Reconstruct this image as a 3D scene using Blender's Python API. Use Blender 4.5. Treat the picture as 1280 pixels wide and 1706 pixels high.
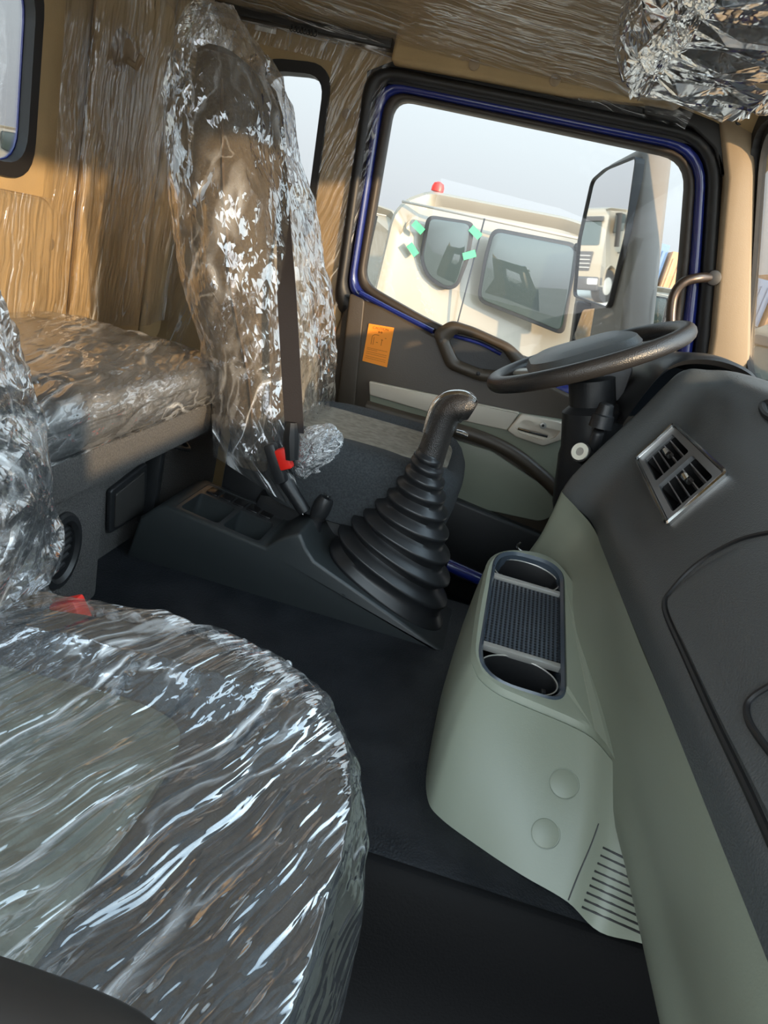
import bpy, bmesh, math, random
from mathutils import Vector, Matrix, noise
random.seed(7)
PI = math.pi
for o in list(bpy.data.objects): bpy.data.objects.remove(o)
SC = bpy.context.scene
COL = SC.collection
V = Vector

# ------------------------------------------------------------------ camera
F = 1150.0
roll, pitch, yaw = math.radians(14.8), math.radians(19.5), math.radians(4.3)
CAM = V((0, 0, .95))
fwd = V((-math.sin(yaw) * math.cos(pitch), math.cos(yaw) * math.cos(pitch), -math.sin(pitch)))
r0 = V((math.cos(yaw), math.sin(yaw), 0)); u0 = r0.cross(fwd)
rgt = math.cos(roll) * r0 + math.sin(roll) * u0
upv = -math.sin(roll) * r0 + math.cos(roll) * u0
cd = bpy.data.cameras.new('camera'); co = bpy.data.objects.new('camera', cd); COL.objects.link(co)
M = Matrix.Identity(4)
for i in range(3):
    M[i][0] = rgt[i]; M[i][1] = upv[i]; M[i][2] = -fwd[i]; M[i][3] = CAM[i]
co.matrix_world = M
cd.sensor_fit = 'VERTICAL'; cd.sensor_height = 36; cd.lens = 36 * F / 1706; cd.clip_start = .01; cd.clip_end = 500
SC.camera = co

# ------------------------------------------------------------------ world, sun, exposure
SUN_DIR = V((1, -.78, .33)).normalized()          # towards the sun
w = bpy.data.worlds.new('sky'); SC.world = w; w.use_nodes = True
nt = w.node_tree; nt.nodes.clear()
def nn(t, **k):
    n = nt.nodes.new(t)
    for a, b in k.items(): setattr(n, a, b)
    return n
out = nn('ShaderNodeOutputWorld'); bg = nn('ShaderNodeBackground'); tc = nn('ShaderNodeTexCoord')
sep = nn('ShaderNodeSeparateXYZ'); nt.links.new(tc.outputs['Generated'], sep.inputs[0])
rp = nn('ShaderNodeValToRGB'); nt.links.new(sep.outputs['Z'], rp.inputs[0])
e = rp.color_ramp.elements
e[0].position = 0; e[0].color = (.42, .43, .45, 1); e[1].position = .9; e[1].color = (.52, .70, .86, 1)
m_ = e.new(.12); m_.color = (.53, .57, .60, 1); m_ = e.new(.32); m_.color = (.68, .78, .82, 1)
dot = nn('ShaderNodeVectorMath', operation='DOT_PRODUCT'); dot.inputs[1].default_value = (.55, -.75, .38)
nt.links.new(tc.outputs['Generated'], dot.inputs[0])
mr = nn('ShaderNodeMapRange'); mr.inputs['From Min'].default_value = -.1; mr.inputs['From Max'].default_value = 1
mr.inputs['To Min'].default_value = 1.0; mr.inputs['To Max'].default_value = 5.2
nt.links.new(dot.outputs['Value'], mr.inputs['Value'])
nt.links.new(rp.outputs[0], bg.inputs[0]); nt.links.new(mr.outputs[0], bg.inputs[1]); nt.links.new(bg.outputs[0], out.inputs[0])
sl = bpy.data.lights.new('sun', 'SUN'); sl.energy = 4.6; sl.color = (1, .70, .40); sl.angle = math.radians(1.2)
so = bpy.data.objects.new('sun', sl); COL.objects.link(so)
so.rotation_euler = (-SUN_DIR).to_track_quat('-Z', 'Y').to_euler()
vs = SC.view_settings
vs.view_transform = 'Standard'; vs.look = 'None'; vs.gamma = 1; vs.use_curve_mapping = False; vs.exposure = .68
SC.cycles.max_bounces = 10; SC.cycles.transparent_max_bounces = 24; SC.cycles.sample_clamp_indirect = 6

# ------------------------------------------------------------------ camera-derived measuring
def ray(px, py): return fwd + rgt * ((px - 640) / F) + upv * ((853 - py) / F)
def AX(px, py, x): d = ray(px, py); return CAM + d * ((x - CAM.x) / d.x)
def AY(px, py, y): d = ray(px, py); return CAM + d * ((y - CAM.y) / d.y)
def AZ(px, py, z): d = ray(px, py); return CAM + d * ((z - CAM.z) / d.z)

# ------------------------------------------------------------------ materials
MATS = {}
def mat(name, col, rough=.5, metal=0, bump=None, spec=.5, coat=0, mottle=None, speck=None):
    if name in MATS: return MATS[name]
    m = bpy.data.materials.new(name); m.use_nodes = True; MATS[name] = m
    t = m.node_tree; b = t.nodes['Principled BSDF']
    b.inputs['Base Color'].default_value = (*col, 1); b.inputs['Roughness'].default_value = rough
    b.inputs['Metallic'].default_value = metal; b.inputs['Specular IOR Level'].default_value = spec
    b.inputs['Coat Weight'].default_value = coat
    c = t.nodes.new('ShaderNodeTexCoord')
    if bump:
        n = t.nodes.new('ShaderNodeTexNoise' if len(bump) < 4 else 'ShaderNodeTexVoronoi')
        n.inputs['Scale'].default_value = bump[0]
        if len(bump) < 4: n.inputs['Detail'].default_value = 3
        k = t.nodes.new('ShaderNodeBump'); k.inputs['Strength'].default_value = bump[1]; k.inputs['Distance'].default_value = bump[2]
        t.links.new(c.outputs['Object'], n.inputs['Vector']); t.links.new(n.outputs[0], k.inputs['Height'])
        t.links.new(k.outputs[0], b.inputs['Normal'])
    if mottle:
        n = t.nodes.new('ShaderNodeTexNoise'); n.inputs['Scale'].default_value = mottle[0]; n.inputs['Detail'].default_value = 5
        r = t.nodes.new('ShaderNodeValToRGB'); r.color_ramp.elements[0].position = .35; r.color_ramp.elements[1].position = .65
        r.color_ramp.elements[0].color = (*col, 1); r.color_ramp.elements[1].color = (*mottle[1], 1)
        t.links.new(c.outputs['Object'], n.inputs['Vector']); t.links.new(n.outputs[0], r.inputs[0]); t.links.new(r.outputs[0], b.inputs['Base Color'])
    return m

def film_mat(name, direction=(1, 0, 0), scale=30, stretch=.12, strength=.9, refl=1.0, haze=.06, rough=.09, dist=.01, crease_glint=.55, cap=.38):
    """thin clear polythene: see-through, glossy, faintly milky; its white crease lines also paint in sky glints"""
    if name in MATS: return MATS[name]
    m = bpy.data.materials.new(name); m.use_nodes = True; MATS[name] = m
    t = m.node_tree; t.nodes.clear(); L = t.links.new
    def N(k, **a):
        n = t.nodes.new(k)
        for i, j in a.items(): setattr(n, i, j)
        return n
    c = N('ShaderNodeTexCoord'); mp = N('ShaderNodeMapping')
    q = V(direction).normalized().to_track_quat('X', 'Z').inverted()
    mp1 = N('ShaderNodeMapping'); mp1.inputs['Rotation'].default_value = q.to_euler()
    mp.inputs['Scale'].default_value = (stretch, 1, 1)
    L(c.outputs['Object'], mp1.inputs[0]); L(mp1.outputs[0], mp.inputs[0])
    wn = N('ShaderNodeTexNoise'); wn.inputs['Scale'].default_value = 5; wn.inputs['Detail'].default_value = 2
    L(mp1.outputs[0], wn.inputs['Vector'])
    ad = N('ShaderNodeVectorMath', operation='MULTIPLY_ADD'); ad.inputs[1].default_value = (.05, .05, .05) if stretch < .2 else (.14, .14, .14)
    L(wn.outputs['Color'], ad.inputs[0]); L(mp.outputs[0], ad.inputs[2])
    def lines(sc, wid, det):
        n = N('ShaderNodeTexNoise'); n.inputs['Scale'].default_value = sc; n.inputs['Detail'].default_value = det; n.inputs['Roughness'].default_value = .45
        L(ad.outputs[0], n.inputs['Vector'])
        a = N('ShaderNodeMath', operation='SUBTRACT'); a.inputs[1].default_value = .5; L(n.outputs[0], a.inputs[0])
        b = N('ShaderNodeMath', operation='ABSOLUTE'); L(a.outputs[0], b.inputs[0])
        r = N('ShaderNodeMapRange'); r.interpolation_type = 'SMOOTHSTEP'; r.inputs['From Min'].default_value = 0; r.inputs['From Max'].default_value = wid
        r.inputs['To Min'].default_value = 1; r.inputs['To Max'].default_value = 0; L(b.outputs[0], r.inputs['Value'])
        return n, r
    n1, l1 = lines(scale * .4, .022, 2.5); n2, l2 = lines(scale * 1.1, .03, 3)
    mk = N('ShaderNodeTexNoise'); mk.inputs['Scale'].default_value = scale * .55; mk.inputs['Detail'].default_value = 2; L(ad.outputs[0], mk.inputs['Vector'])
    mkr = N('ShaderNodeMapRange'); mkr.inputs['From Min'].default_value = .46; mkr.inputs['From Max'].default_value = .62; L(mk.outputs[0], mkr.inputs['Value'])
    sm = N('ShaderNodeMath', operation='MULTIPLY_ADD'); sm.inputs[1].default_value = .55; L(l2.outputs[0], sm.inputs[0]); L(l1.outputs[0], sm.inputs[2])
    ln = N('ShaderNodeMath', operation='MULTIPLY'); ln.use_clamp = True; L(sm.outputs[0], ln.inputs[0]); L(mkr.outputs[0], ln.inputs[1])
    hz = N('ShaderNodeMath', operation='MULTIPLY_ADD'); hz.use_clamp = True; hz.inputs[1].default_value = crease_glint; hz.inputs[2].default_value = haze; L(ln.outputs[0], hz.inputs[0])  # white crease lines: stress whitening, with sky glints painted in
    ds_ = N('ShaderNodeMath', operation='SUBTRACT'); ds_.inputs[1].default_value = .5; L(n1.outputs[0], ds_.inputs[0])
    da_ = N('ShaderNodeMath', operation='ABSOLUTE'); L(ds_.outputs[0], da_.inputs[0])
    es_ = N('ShaderNodeMath', operation='SUBTRACT'); es_.inputs[1].default_value = .5; L(n2.outputs[0], es_.inputs[0])
    ea_ = N('ShaderNodeMath', operation='ABSOLUTE'); L(es_.outputs[0], ea_.inputs[0])
    b1 = N('ShaderNodeBump'); b1.inputs['Strength'].default_value = strength; b1.inputs['Distance'].default_value = dist * 3.5; L(da_.outputs[0], b1.inputs['Height'])
    b2 = N('ShaderNodeBump'); b2.inputs['Strength'].default_value = strength; b2.inputs['Distance'].default_value = dist * 1.8
    L(ea_.outputs[0], b2.inputs['Height']); L(b1.outputs[0], b2.inputs['Normal'])
    g = N('ShaderNodeBsdfGlossy'); g.inputs['Roughness'].default_value = rough; g.inputs['Color'].default_value = (.95, .97, 1, 1); L(b2.outputs[0], g.inputs['Normal'])
    tr = N('ShaderNodeBsdfTransparent'); tr.inputs['Color'].default_value = (.97, .97, .97, 1)
    df = N('ShaderNodeBsdfDiffuse'); df.inputs['Color'].default_value = (.86, .88, .9, 1); L(b2.outputs[0], df.inputs['Normal'])
    mx1 = N('ShaderNodeMixShader'); L(hz.outputs[0], mx1.inputs[0]); L(tr.outputs[0], mx1.inputs[1]); L(df.outputs[0], mx1.inputs[2])
    fr = N('ShaderNodeFresnel'); fr.inputs['IOR'].default_value = 1.5; L(b2.outputs[0], fr.inputs['Normal'])
    mu = N('ShaderNodeMath', operation='MULTIPLY'); mu.inputs[1].default_value = 2.2 * refl; L(fr.outputs[0], mu.inputs[0])
    mn = N('ShaderNodeMath', operation='MINIMUM'); mn.inputs[1].default_value = cap; L(mu.outputs[0], mn.inputs[0])
    mx = N('ShaderNodeMixShader'); L(mn.outputs[0], mx.inputs[0]); L(mx1.outputs[0], mx.inputs[1]); L(g.outputs[0], mx.inputs[2])
    o = N('ShaderNodeOutputMaterial'); L(mx.outputs[0], o.inputs[0])
    return m

def glass_mat(name, tint=(.97, .98, .98), refl=.6):
    if name in MATS: return MATS[name]
    m = bpy.data.materials.new(name); m.use_nodes = True; MATS[name] = m
    t = m.node_tree; t.nodes.clear(); L = t.links.new
    tr = t.nodes.new('ShaderNodeBsdfTransparent'); tr.inputs[0].default_value = (*tint, 1)
    g = t.nodes.new('ShaderNodeBsdfGlossy'); g.inputs['Roughness'].default_value = .01
    fr = t.nodes.new('ShaderNodeFresnel'); fr.inputs[0].default_value = 1.45
    mu = t.nodes.new('ShaderNodeMath'); mu.operation = 'MULTIPLY'; mu.inputs[1].default_value = refl; L(fr.outputs[0], mu.inputs[0])
    mx = t.nodes.new('ShaderNodeMixShader'); L(mu.outputs[0], mx.inputs[0]); L(tr.outputs[0], mx.inputs[1]); L(g.outputs[0], mx.inputs[2])
    o = t.nodes.new('ShaderNodeOutputMaterial'); L(mx.outputs[0], o.inputs[0])
    return m

TAN = mat('tan_trim', (.40, .285, .145), .75, bump=(220, .25, .002), mottle=(9, (.35, .25, .13)))
TAN2 = mat('tan_plastic', (.27, .20, .125), .55, bump=(300, .2, .001))
BLACK = mat('black_plastic', (.016, .017, .019), .42, bump=(260, .35, .001))
DASH = mat('dash_plastic', (.072, .078, .080), .42, bump=(420, .45, .0008, 1))
RUB = mat('black_rubber', (.010, .010, .011), .5)
BOOT = mat('boot_rubber', (.014, .015, .017), .38)
CONS = mat('console_plastic', (.027, .032, .034), .42, bump=(260, .25, .0008))
FLOOR = mat('floor_vinyl', (.009, .011, .014), .42, bump=(300, .7, .0010, 1), mottle=(22, (.018, .020, .024)), spec=.38)
FSHADE = mat('footwell_shade', (.004, .004, .0045), .6, bump=(260, .5, .001), spec=.12)  # near-black that paints the footwell's shade into the floor
DUST = mat('dusty_vinyl', (.014, .015, .017), .5, bump=(140, .8, .002), mottle=(30, (.034, .032, .030)))
SAGE = mat('sage_plastic', (.245, .268, .212), .42, bump=(420, .2, .0005))
BLUE = mat('blue_paint', (.012, .022, .16), .22, coat=.8)
DOORP = mat('door_plastic', (.050, .038, .026), .45, bump=(260, .3, .001))
DARKF = mat('dark_fabric', (.022, .026, .030), .9, bump=(600, .6, .001), mottle=(250, (.042, .048, .053)))
BROWNF = mat('brown_fabric', (.065, .05, .036), .9, bump=(600, .6, .001), mottle=(200, (.10, .078, .052)))
GREYF = mat('grey_fabric', (.17, .15, .12), .95, bump=(500, .6, .001), mottle=(60, (.25, .23, .19)))
GREENF = mat('grey_green_fabric', (.10, .11, .085), .95, bump=(300, .6, .001), mottle=(45, (.17, .18, .145)))
SILV = mat('silver_paint', (.46, .45, .42), .35, metal=.5)
CHROME = mat('chrome', (.75, .75, .74), .15, metal=1)
CARPET = mat('grey_carpet', (.055, .055, .056), .95, bump=(380, 1, .004), mottle=(330, (.105, .10, .098)))
MATTR = mat('mattress_fabric', (.14, .145, .15), .9, bump=(300, .5, .001), mottle=(200, (.19, .19, .19)))
ORANGE = mat('orange_paper', (.93, .30, .025), .7)
RED = mat('red_plastic', (.75, .02, .012), .4)
WHITEP = mat('white_paint', (.215, .190, .145), .35, coat=.4)
INK = mat('ink', (.03, .03, .03), .8)
INKO = mat('orange_ink', (.45, .13, .01), .8)
PAPER = mat('white_paper', (.75, .75, .72), .8)
GLASS = glass_mat('window_glass')
MIRROR = mat('mirror_glass', (.9, .92, .93), .02, metal=1)
DGLASS = mat('dark_glass', (.02, .032, .027), .02, spec=.8)
GREENT = mat('green_tape', (.06, .34, .16), .6)
TYRE = mat('tyre', (.02, .02, .02), .8)
STEEL = mat('brushed_tube', (.10, .075, .06), .3, metal=.8)

# ------------------------------------------------------------------ helpers
def link(name, me, material, parent=None, smooth=True):
    o = bpy.data.objects.new(name, me); COL.objects.link(o)
    if material: me.materials.append(material)
    if smooth:
        for p in me.polygons: p.use_smooth = True
    if parent: o.parent = parent
    return o
def obj(name, bm, material, parent=None, smooth=True, sharp=35):
    bmesh.ops.recalc_face_normals(bm, faces=bm.faces)
    if smooth:
        for ed in bm.edges:
            if len(ed.link_faces) == 2 and ed.calc_face_angle(0) > math.radians(sharp): ed.smooth = False
    me = bpy.data.meshes.new(name); bm.to_mesh(me); bm.free()
    return link(name, me, material, parent, smooth)
def tag(o, label=None, cat=None, group=None, kind=None):
    if label: o['label'] = label
    if cat: o['category'] = cat
    if group: o['group'] = group
    if kind: o['kind'] = kind
    return o
def thing(name, label, cat, group=None, loc=(0, 0, 0)):
    o = bpy.data.objects.new(name, None); COL.objects.link(o); o.empty_display_size = .05; o.location = loc
    return tag(o, label, cat, group)
def struct(o): o['kind'] = 'structure'; return o
def base(root, p):
    """put the empty at its base while children keep their world place"""
    root.location = p
    for c in root.children: c.location = c.location - V(p)

def loft(bm, rings, closed=True, caps=False, loop=False):
    R = [[bm.verts.new(p) for p in r] for r in rings]
    n = len(R[0]); k = n if closed else n - 1
    rr = list(zip(R, R[1:])) + ([(R[-1], R[0])] if loop else [])
    for a, b in rr:
        for i in range(k):
            try: bm.faces.new((a[i], a[(i + 1) % n], b[(i + 1) % n], b[i]))
            except ValueError: pass
    if caps:
        bm.faces.new(list(reversed(R[0]))); bm.faces.new(R[-1])
    return R
def frame(t):
    t = t.normalized(); a = V((0, 0, 1)) if abs(t.z) < .9 else V((1, 0, 0))
    s = t.cross(a).normalized(); return s, s.cross(t).normalized()
def tube(bm, pts, r, n=12, caps=True, flat=1.0, loop=False, side=None):
    pts = [V(p) for p in pts]; rings = []
    rs = r if isinstance(r, (list, tuple)) else [r] * len(pts)
    ps = None
    for i, p in enumerate(pts):
        if loop: t = pts[(i + 1) % len(pts)] - pts[i - 1]
        else: t = pts[min(i + 1, len(pts) - 1)] - pts[max(i - 1, 0)]
        t.normalize()
        if side is not None: s = (V(side) - t * V(side).dot(t)).normalized(); u = s.cross(t)
        elif ps is None: s, u = frame(t)
        else: s = (ps - t * ps.dot(t)).normalized(); u = s.cross(t)
        ps = s
        rings.append([p + (s * math.cos(a) * rs[i] + u * math.sin(a) * rs[i] * flat) for a in [2 * PI * k / n for k in range(n)]])
    loft(bm, rings, caps=caps and not loop, loop=loop)
def spline(pts, n=8):
    """Catmull-Rom through points"""
    pts = [V(p) for p in pts]; o = []
    for i in range(len(pts) - 1):
        a = pts[max(i - 1, 0)]; b = pts[i]; c = pts[i + 1]; d = pts[min(i + 2, len(pts) - 1)]
        for k in range(n):
            t = k / n
            o.append(.5 * ((2 * b) + (c - a) * t + (2 * a - 5 * b + 4 * c - d) * t * t + (3 * b - a - 3 * c + d) * t ** 3))
    o.append(pts[-1]); return o
def rpoly(pts, r, n=6, rs=None):
    """2-D polygon with rounded corners"""
    o = []; N = len(pts)
    for i in range(N):
        p = V(pts[i]); a = V(pts[i - 1]) - p; b = V(pts[(i + 1) % N]) - p
        R = min((rs[i] if rs else r), a.length * .48, b.length * .48)
        if R < 1e-5: o.append(p); continue
        A = p + a.normalized() * R; B = p + b.normalized() * R
        for k in range(n + 1):
            t = k / n; o.append(A * (1 - t) ** 2 + p * 2 * t * (1 - t) + B * t * t)
    return o
def plate(bm, outer, holes, mp, d0, d1):
    """flat plate with holes; mp(u, v, d) -> 3-D"""
    for side, d in ((0, d0), (1, d1)):
        edges = []
        for lp in [outer] + holes:
            vs_ = [bm.verts.new(mp(p[0], p[1], d)) for p in lp]
            edges += [bm.edges.new((vs_[i], vs_[(i + 1) % len(vs_)])) for i in range(len(vs_))]
        bmesh.ops.triangle_fill(bm, edges=edges, use_beauty=True)
    for lp in [outer] + holes:
        a = [bm.verts.new(mp(p[0], p[1], d0)) for p in lp]; b = [bm.verts.new(mp(p[0], p[1], d1)) for p in lp]
        for i in range(len(lp)):
            j = (i + 1) % len(lp); bm.faces.new((a[i], a[j], b[j], b[i]))
    bmesh.ops.remove_doubles(bm, verts=bm.verts, dist=1e-5)
def YP(u, v, d): return V((u, d, v))       # plate facing Y: u=x, v=z
def XP(u, v, d): return V((d, u, v))       # plate facing X: u=y, v=z
def ZP(u, v, d): return V((u, v, d))
def box(bm, a, b, bev=0, seg=2, rot=None, piv=None):
    t = bmesh.new()
    bmesh.ops.create_cube(t, size=1)
    a = V(a); b = V(b); c = (a + b) / 2; s = b - a
    for v in t.verts: v.co = V((v.co.x * s.x, v.co.y * s.y, v.co.z * s.z)) + c
    if bev: bmesh.ops.bevel(t, geom=t.edges[:], offset=bev, segments=seg, affect='EDGES', profile=.5)
    if rot is not None:
        pv = V(piv) if piv is not None else c
        for v in t.verts: v.co = rot @ (v.co - pv) + pv
    merge(bm, t)
def merge(bm, t):
    mp = {v: bm.verts.new(v.co) for v in t.verts}
    for f in t.faces:
        try: bm.faces.new([mp[v] for v in f.verts])
        except ValueError: pass
    t.free()
def bevelled(bm, off, seg=3, ang=40):
    bmesh.ops.recalc_face_normals(bm, faces=bm.faces)
    es = [ed for ed in bm.edges if len(ed.link_faces) == 2 and ed.calc_face_angle(0) > math.radians(ang)]
    bmesh.ops.bevel(bm, geom=es, offset=off, segments=seg, affect='EDGES', profile=.5)
def prism(bm, poly, mp, d0, d1, bev=0, seg=3):
    t = bmesh.new()
    a = [t.verts.new(mp(p[0], p[1], d0)) for p in poly]; b = [t.verts.new(mp(p[0], p[1], d1)) for p in poly]
    t.faces.new(a); t.faces.new(list(reversed(b)))
    for i in range(len(poly)):
        j = (i + 1) % len(poly); t.faces.new((a[i], b[i], b[j], a[j]))
    bmesh.ops.recalc_face_normals(t, faces=t.faces)
    if bev > 0:
        es = [ed for ed in t.edges if ed.calc_face_angle(0) > math.radians(40)]
        bmesh.ops.bevel(t, geom=es, offset=bev, segments=seg, affect='EDGES', profile=.5)
    merge(bm, t)
def disc(bm, c, axis, r, h, n=28, bev=0):
    c = V(c); axis = V(axis).normalized(); s, u = frame(axis)
    prof = [(r, 0), (r, h)] if not bev else [(r, 0), (r, h - bev), (r - bev * .3, h - bev * .3), (r - bev, h)]
    loft(bm, [[c + axis * z + (s * math.cos(a) + u * math.sin(a)) * q for a in [2 * PI * k / n for k in range(n)]] for q, z in prof], caps=True)
def ring_(bm, c, axis, r0_, r1_, h, n=32):
    c = V(c); axis = V(axis).normalized(); s, u = frame(axis)
    P = [(r0_, 0), (r1_, 0), (r1_, h), (r0_, h)]
    loft(bm, [[c + axis * z + (s * math.cos(a) + u * math.sin(a)) * q for a in [2 * PI * k / n for k in range(n)]] for q, z in P], loop=True)
def cut(o, cutters):
    """real booleans, applied"""
    tmp = []
    for cb in cutters:
        bmesh.ops.recalc_face_normals(cb, faces=cb.faces)
        me = bpy.data.meshes.new('cut'); cb.to_mesh(me); cb.free()
        c = bpy.data.objects.new('cut', me); COL.objects.link(c); tmp.append(c)
        md = o.modifiers.new('b', 'BOOLEAN'); md.object = c; md.operation = 'DIFFERENCE'; md.solver = 'EXACT'
    dg = bpy.context.evaluated_depsgraph_get(); dg.update()
    me = bpy.data.meshes.new_from_object(o.evaluated_get(dg)); o.modifiers.clear(); o.data = me
    for c in tmp: bpy.data.objects.remove(c)
    bm = bmesh.new(); bm.from_mesh(me)
    for ed in bm.edges: ed.smooth = not (len(ed.link_faces) == 2 and ed.calc_face_angle(0) > math.radians(32))
    for f in bm.faces: f.smooth = True
    bm.to_mesh(me); bm.free()
    return o

def ridged(p): return 1 - abs(noise.noise(p)) * 2.2
def crumple(p, s, dirv=None, k=.2, sharp=1.0):
    q = V(p) * s
    q = q + noise.noise_vector(q * .35) * (1.1 if dirv is None or k > .35 else .4)
    if dirv is not None:
        d = V(dirv).normalized(); q = q - d * (q.dot(d)) * (1 - k)
    h = ridged(q) * .55 + ridged(q * 2.1 + V((3, 7, 1))) * .3 * sharp + ridged(q * 4.7 + V((9, 2, 5))) * .15 * sharp
    dd, pp = noise.voronoi(q * .9)
    return max(0, h * .6 + (dd[1] - dd[0]) * .45 - .05)
def film(name, f, nu, nv, amp, s, material, parent=None, dirv=None, k=.2, sharp=1.0, edge=None, skip=None, lump=0, flat=False):
    """thin sheet following f(u,v), creased for real"""
    bm = bmesh.new(); G = []
    for i in range(nu + 1):
        row = []
        for j in range(nv + 1):
            u, v = i / nu, j / nv
            if flat and 0 < i < nu and 0 < j < nv: u += random.uniform(-.42, .42) / nu; v += random.uniform(-.42, .42) / nv
            p = f(u, v); e1 = 1e-3
            nrm = (f(min(u + e1, 1), v) - f(max(u - e1, 0), v)).cross(f(u, min(v + e1, 1)) - f(u, max(v - e1, 0)))
            nrm = nrm.normalized() if nrm.length > 1e-12 else V((0, 0, 1))
            d = crumple(p, s, dirv, k, sharp) * amp
            if lump: d += noise.noise(p * (s * .3) + V((5, 5, 5))) * lump
            if edge: d *= edge(u, v)
            row.append(bm.verts.new(p + nrm * d))
        G.append(row)
    for i in range(nu):
        for j in range(nv):
            if skip and skip((i + .5) / nu, (j + .5) / nv): continue
            if not flat: bm.faces.new((G[i][j], G[i + 1][j], G[i + 1][j + 1], G[i][j + 1]))
            elif random.random() < .5: bm.faces.new((G[i][j], G[i + 1][j], G[i + 1][j + 1])); bm.faces.new((G[i][j], G[i + 1][j + 1], G[i][j + 1]))
            else: bm.faces.new((G[i][j], G[i + 1][j], G[i][j + 1])); bm.faces.new((G[i + 1][j], G[i + 1][j + 1], G[i][j + 1]))
    bmesh.ops.delete(bm, geom=[v for v in bm.verts if not v.link_faces], context='VERTS')
    me = bpy.data.meshes.new(name); bm.to_mesh(me); bm.free()
    return link(name, me, material, parent, not flat)
def lerp(a, b, t): return a + (b - a) * t
def grid_net(net):
    """bilinear/Catmull surface from a net of control points net[i][j]"""
    A = [spline(r, 6) for r in net]
    cols = [spline([A[i][j] for i in range(len(A))], 6) for j in range(len(A[0]))]
    def f(u, v):
        x = v * (len(cols) - 1); j = min(int(x), len(cols) - 2); a = x - j
        y = u * (len(cols[0]) - 1); i = min(int(y), len(cols[0]) - 2); b = y - i
        return lerp(lerp(cols[j][i], cols[j][i + 1], b), lerp(cols[j + 1][i], cols[j + 1][i + 1], b), a)
    return f
def P2(pts, y, fn=None): return [V((p.x, p.z)) for p in [AY(a, b, y) for a, b in pts]]
T = .25          # level of the raised tunnel floor
SY = 2.10        # inner face of the driver's side

# ================================================================== STRUCTURE
# floor: raised tunnel between two footwells
prof = [(-.25, 0), (.56, 0), (.63, .02), (.665, .08), (.69, .17), (.715, .225), (.76, .25), (1.44, .25), (1.50, .22), (1.53, .03), (1.56, 0), (2.14, 0)]
pr = [V((0, a, b)) for a, b in prof]
bm = bmesh.new()
xs = [-1.02, -.6, -.3, 0, .3, .6, .8]
top = [[V((x, p.y, p.z)) for p in spline(pr, 4)] for x in xs]
loft(bm, top, closed=False)
bot = [[V((x, p.y, -.05)) for p in spline(pr, 4)] for x in (xs[0], xs[-1])]
loft(bm, bot, closed=False); 
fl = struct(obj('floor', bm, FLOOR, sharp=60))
fl.data.materials.append(FSHADE)
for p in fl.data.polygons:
    if p.center.y < .722: p.material_index = 1  # tunnel side and footwell faces coloured black for the shade there
bm = bmesh.new(); box(bm, (-.62, .82, T), (-.05, 1.30, T + .003), 0)
bm.free()
fm = thing('footwell_shade_sheet', 'black sheet painted in for the shade of the passenger footwell at the bottom of the frame', 'mat')  # added black sheet, its colour stands for footwell shade
b = bmesh.new(); prism(b, rpoly([(-.45, -.20), (.60, -.20), (.60, .535), (-.45, .535)], .05), ZP, .001, .012, .004); obj('shade_sheet', b, FSHADE, fm)
b = bmesh.new(); tube(b, spline([V((.05, .05, .013)), V((.12, .10, .014)), V((.22, .11, .014)), V((.32, .06, .013))], 6), .002, 6); obj('shade_ridge', b, FSHADE, fm)
# firewall
bm = bmesh.new(); box(bm, (.80, -.2, -.05), (.83, 2.14, .90)); struct(obj('wall_front', bm, BLACK))

# rear wall with two windows
rx = -1.0
wy0, wy1, wz0, wz1 = 1.02, 1.425, .935, 1.275
hole = rpoly([(wy0, wz0), (wy1, wz0), (wy1, wz1), (wy0, wz1)], .07)
bm = bmesh.new()
plate(bm, [V(p) for p in ((-.25, -.05), (2.14, -.05), (2.14, 1.75), (-.25, 1.75))], [hole], XP, rx - .012, rx)
wr = struct(obj('wall_rear', bm, TAN, smooth=False))
def pad(name, y0, y1, z0, z1, d, m=TAN, parent=None, r=.05):
    b = bmesh.new(); prism(b, rpoly([(y0, z0), (y1, z0), (y1, z1), (y0, z1)], r), XP, rx, rx + d, min(d * .6, .02), 3)
    return obj(name, b, m, parent)
pad('wall_pad', 1.60, 1.93, .55, 1.40, .035, TAN, wr)
pad('wall_pad', .95, 1.50, .60, .895, .03, TAN, wr)
pad('wall_pad', 1.97, 2.095, .55, 1.45, .02, TAN, wr)
for y, z in ((1.52, .80), (1.53, .62)):
    b = bmesh.new(); disc(b, (rx, y, z), (1, 0, 0), .014, .008, 20, .003); obj('trim_clip', b, TAN2, wr)
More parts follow.
